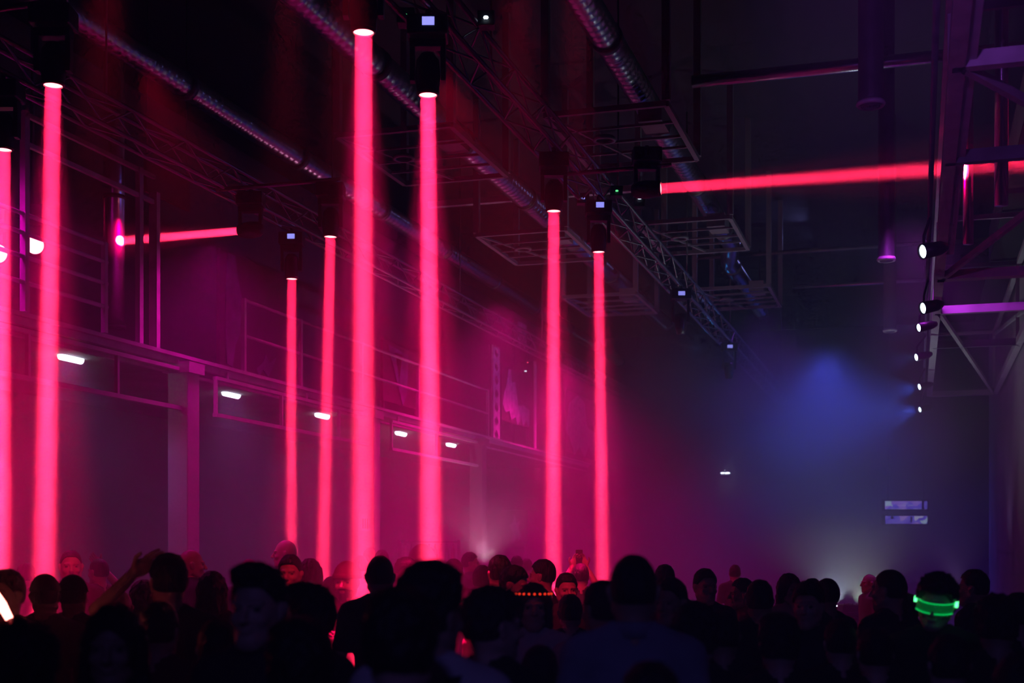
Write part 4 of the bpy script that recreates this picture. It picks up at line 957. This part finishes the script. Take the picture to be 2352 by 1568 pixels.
P_(873, 1275, 62, 3, 'shaven person in a dark shirt seen from behind, below the tallest beam', 'buzz', shirt='cloth_black', d=8.2)
P_(828, 1275, 34, 0, 'small far head at the foot of the second pillar', 'short', shirt='cloth_pink', d=16)
P_(849, 1258, 28, 10, 'small far head right of the second pillar, topmost of its cluster', 'short', shirt='cloth_dark', d=19)
P_(877, 1262, 34, -20, 'small far head just above the shaven person below the tallest beam', 'short', shirt='cloth_dark', d=17)
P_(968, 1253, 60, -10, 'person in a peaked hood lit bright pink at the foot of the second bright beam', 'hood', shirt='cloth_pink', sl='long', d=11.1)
P_(991, 1255, 22, 0, 'small pale head directly behind the pink hood', 'bald', shirt='cloth_pink', d=21)
P_(932, 1280, 58, 160, 'person with a low fringe facing us left of the pink hood', 'fringe', hc='hair_brown', shirt='cloth_wine', d=10.5)
P_(1042, 1282, 46, 10, 'dim head to the right of the pink hood', 'short', shirt='cloth_wine', d=12.4)
P_(1079, 1267, 36, 80, 'far person in profile facing right, dark against the pale bar glow', 'short', shirt='cloth_dark', turn=10, d=17)
P_(1133, 1261, 20, 0, 'narrow small head rising against the pale bar glow', 'buzz', shirt='cloth_dark', d=26)
P_(1108, 1297, 40, 10, 'dim head below the pale bar glow', 'short', shirt='cloth_wine', d=11.4)
P_(1148, 1273, 56, -20, 'person with a full dark crop turned left, in front of the bar glow', 'short', shirt='cloth_wine', d=10)
P_(1187, 1296, 50, 110, 'person in profile looking down right, cheek lit red', 'short', shirt='cloth_wine', pitch=-15, d=9.3)
P_(1187, 1275, 28, 0, 'small far head, left of a pair beyond the down-looking profile', 'short', shirt='cloth_dark', d=19)
P_(1210, 1282, 26, 0, 'small far head, right of a pair beyond the down-looking profile', 'short', shirt='cloth_dark', d=20)
P_(1248, 1283, 56, -70, 'bearded person with dark hair facing left at the foot of a far red beam', 'short', shirt='cloth_dark', extra=('beard',), d=10.8)
P_(1301, 1314, 56, 170, 'person facing us with dark crop, face lit red, beside the far red beam', 'short', shirt='cloth_dark', d=9.9)
P_(1334, 1293, 40, 0, 'person holding a phone up with both hands, between the two far beams', 'short', shirt='cloth_dark', skin='skin_fair', pose='phone', d=13.5)
phone = people[-1]
P_(60, 1290, 50, 0, 'far dim head behind the flat-topped caps', 'short', shirt='cloth_wine', d=13)
P_(330, 1330, 62, 30, 'dim person left of the hand shading a brow', 'bob', hc='hair_brown', shirt='cloth_wine', fem=1, d=9.5)
P_(1660, 1400, 84, 0, 'dark head low in the crowd below the jacket wearer', 'short', shirt='cloth_black', d=6.1)
P_(1930, 1420, 84, 0, 'dark head low in the crowd below the booth glow', 'short', shirt='cloth_black', d=6.3)
P_(2180, 1455, 100, 0, 'dark head low in the crowd beneath the green visor', 'short', shirt='cloth_black', d=4.95)
P_(1240, 1480, 90, 0, 'dark head low in the crowd below the headband woman', 'short', shirt='cloth_black', d=5.3)
P_(500, 1420, 90, 0, 'dark head low between the tall quiff wearer and the dark bob', 'short', shirt='cloth_black', d=5.2)
# light-up headband
o, Mh, sc, d_ = band
g = MB(); K = 22
g.tube([(math.sin(t)*.097, -.008+math.cos(t)*.118, .150) for t in [2*math.pi*k/K for k in range(K+1)]], .006, 8, False)
near_child('headband', g, 'black_plastic', o, Mh)
mat('led_red', (.3, .02, .02), .3, emit=(1.0, .035, .01), estr=1.6)
for k in range(9):
    t = -1.15+k*.287; c = (math.sin(t)*.105, -.008+math.cos(t)*.127, .152)
    near_child('headband_light', MB().lathe([(0, -.006), (.005, -.004), (.0065, 0), (.005, .004), (0, .006)], 8, c), 'led_red', o, Mh)
# green visor
o, Mh, sc, d_ = visor[0], visor[1], 1, 1
mat('visor_green', (.02, .25, .08), .15, emit=(.0, .55, .10), estr=.13); mat('visor_edge', (.1, .9, .3), .2, emit=(.0, .9, .16), estr=.8); mat('visor_lamp', (.1, .9, .3), .2, emit=(.10, 1.0, .30), estr=4)
def arc(r, y0, z, t0, t1, n=20): return [(math.sin(t0+(t1-t0)*k/n)*r, y0+math.cos(t0+(t1-t0)*k/n)*(r+.022), z) for k in range(n+1)]
up, lw = arc(.092, .0, .100, -1.45, 1.45), arc(.094, .004, .052, -1.15, 1.15)
v = up+lw; vi = [(x*.97, y*.97, z) for x, y, z in v]; n_ = len(up); g = MB()
fs = [(i, i+1, n_+i+1, n_+i) for i in range(n_-1)]; N_ = len(v)
g.add(v+vi, fs+[tuple(N_+q for q in f[::-1]) for f in fs]+[(i+1, i, N_+i, N_+i+1) for i in range(n_-1)]+[(n_+i, n_+i+1, N_+n_+i+1, N_+n_+i) for i in range(n_-1)]+[(0, n_, N_+n_, N_), (n_-1, N_+n_-1, N_+2*n_-1, 2*n_-1)])
vis = near_child('visor', g, 'visor_green', o, Mh)
near_child('visor_edge_light', MB().tube(up, .0028, 6), 'visor_edge', o, Mh); near_child('visor_edge_light', MB().tube(lw, .0028, 6), 'visor_edge', o, Mh)
for s in (-1, 1):
    near_child('visor_lamp', MB().box((s*.097-.006, .0, .078), (s*.097+.006, .022, .104)), 'visor_lamp', o, Mh, False)
    near_child('visor_arm', MB().box((s*.093-.003, -.07, .088), (s*.093+.003, .01, .098)), 'visor_green', o, Mh, False)
Mw = o.matrix_basis @ Mh
gl = point_light('visor_glow', Mw @ Vector((-.06, .15, .07)), .006, (.02, 1, .2), .02)
# glasses pushed up on the near head
o, Mh, sc, d_ = people[2]
for s in (-1, 1):
    fr = MB().tube([(s*.032+math.cos(t)*.024, .118-.0*t, .165+math.sin(t)*.018) for t in [2*math.pi*k/16 for k in range(17)]], .0022, 6, False); near_child('glasses_rim', fr, 'black_plastic', o, Mh)
    near_child('glasses_lens', MB().lathe([(0, -.001), (.022, -.001), (.022, .001), (0, .001)], 16), 'glass_dark', o, Mh @ Matrix.Translation((s*.032, .118, .165)) @ Matrix.Rotation(math.pi/2, 4, 'X'))
    near_child('glasses_arm', MB().tube([(s*.056, .118, .168), (s*.088, .05, .15), (s*.090, -.03, .10)], .0022, 6), 'black_plastic', o, Mh)
# strap over a shoulder
o = quiff[0]
g = MB(); pts = [(.085, -.125, 1.30), (.09, -.115, 1.38), (.095, -.095, 1.455), (.10, -.04, 1.492), (.10, .03, 1.475), (.10, .09, 1.41), (.10, .125, 1.30), (.10, .135, 1.15)]
for a_, b_ in zip(pts[:-1], pts[1:]): g.beam(a_, b_, .045, .008, (0, 0, 1) if abs(a_[2]-b_[2]) < .04 else (0, -1, 0))
g.build('shoulder_strap', 'cloth_black', o)
# collar on the tall pale shirt
o = people[7][0]
MB().lathe([(.070, 1.475), (.078, 1.475), (.074, 1.525), (.066, 1.53)], 24, (0, -.028, 0), ring=True).build('collar', 'cloth_blue', o, True)
# the phone held up
o, Mh, sc, d_ = phone
Rz = Matrix.Rotation(o.rotation_euler[2], 3, 'Z'); q = Rz @ (Vector((0, .325, 1.80))*sc)
ph = empty('phone', Vector(o.location)+q, o.rotation_euler[2]); tag(ph, 'dark phone held up by two raised hands between the two far beams', 'phone')
bevel(MB().box((-.037, -.005, -.045), (.037, .005, .105)).build('phone_case', 'black_plastic', ph), .004)
MB().box((-.034, -.0065, -.040), (.034, -.0052, .100)).build('phone_screen', 'glass_dark', ph)
# glowing stick at the left edge
p = at(4, 1388, 5.8); t = empty('glow_stick', p, YAW); tag(t, 'bright red-white glowing stick cut by the left edge of the crowd', 'light stick')
t.rotation_euler = (0, math.radians(-28), YAW)
MB().lathe([(0, -.075), (.016, -.07), (.020, .0), (.012, .07), (0, .075)], 14).build('glowing_tube', 'glow_stick', t, True)
MB().lathe([(0, -.16), (.014, -.16), (.014, -.07), (0, -.07)], 12).build('handle', 'black_plastic', t, True)
point_light('stick_glow', p+Vector((0, 0, 0))-Fv*.05, 1.6, (1, .05, .06), .05)
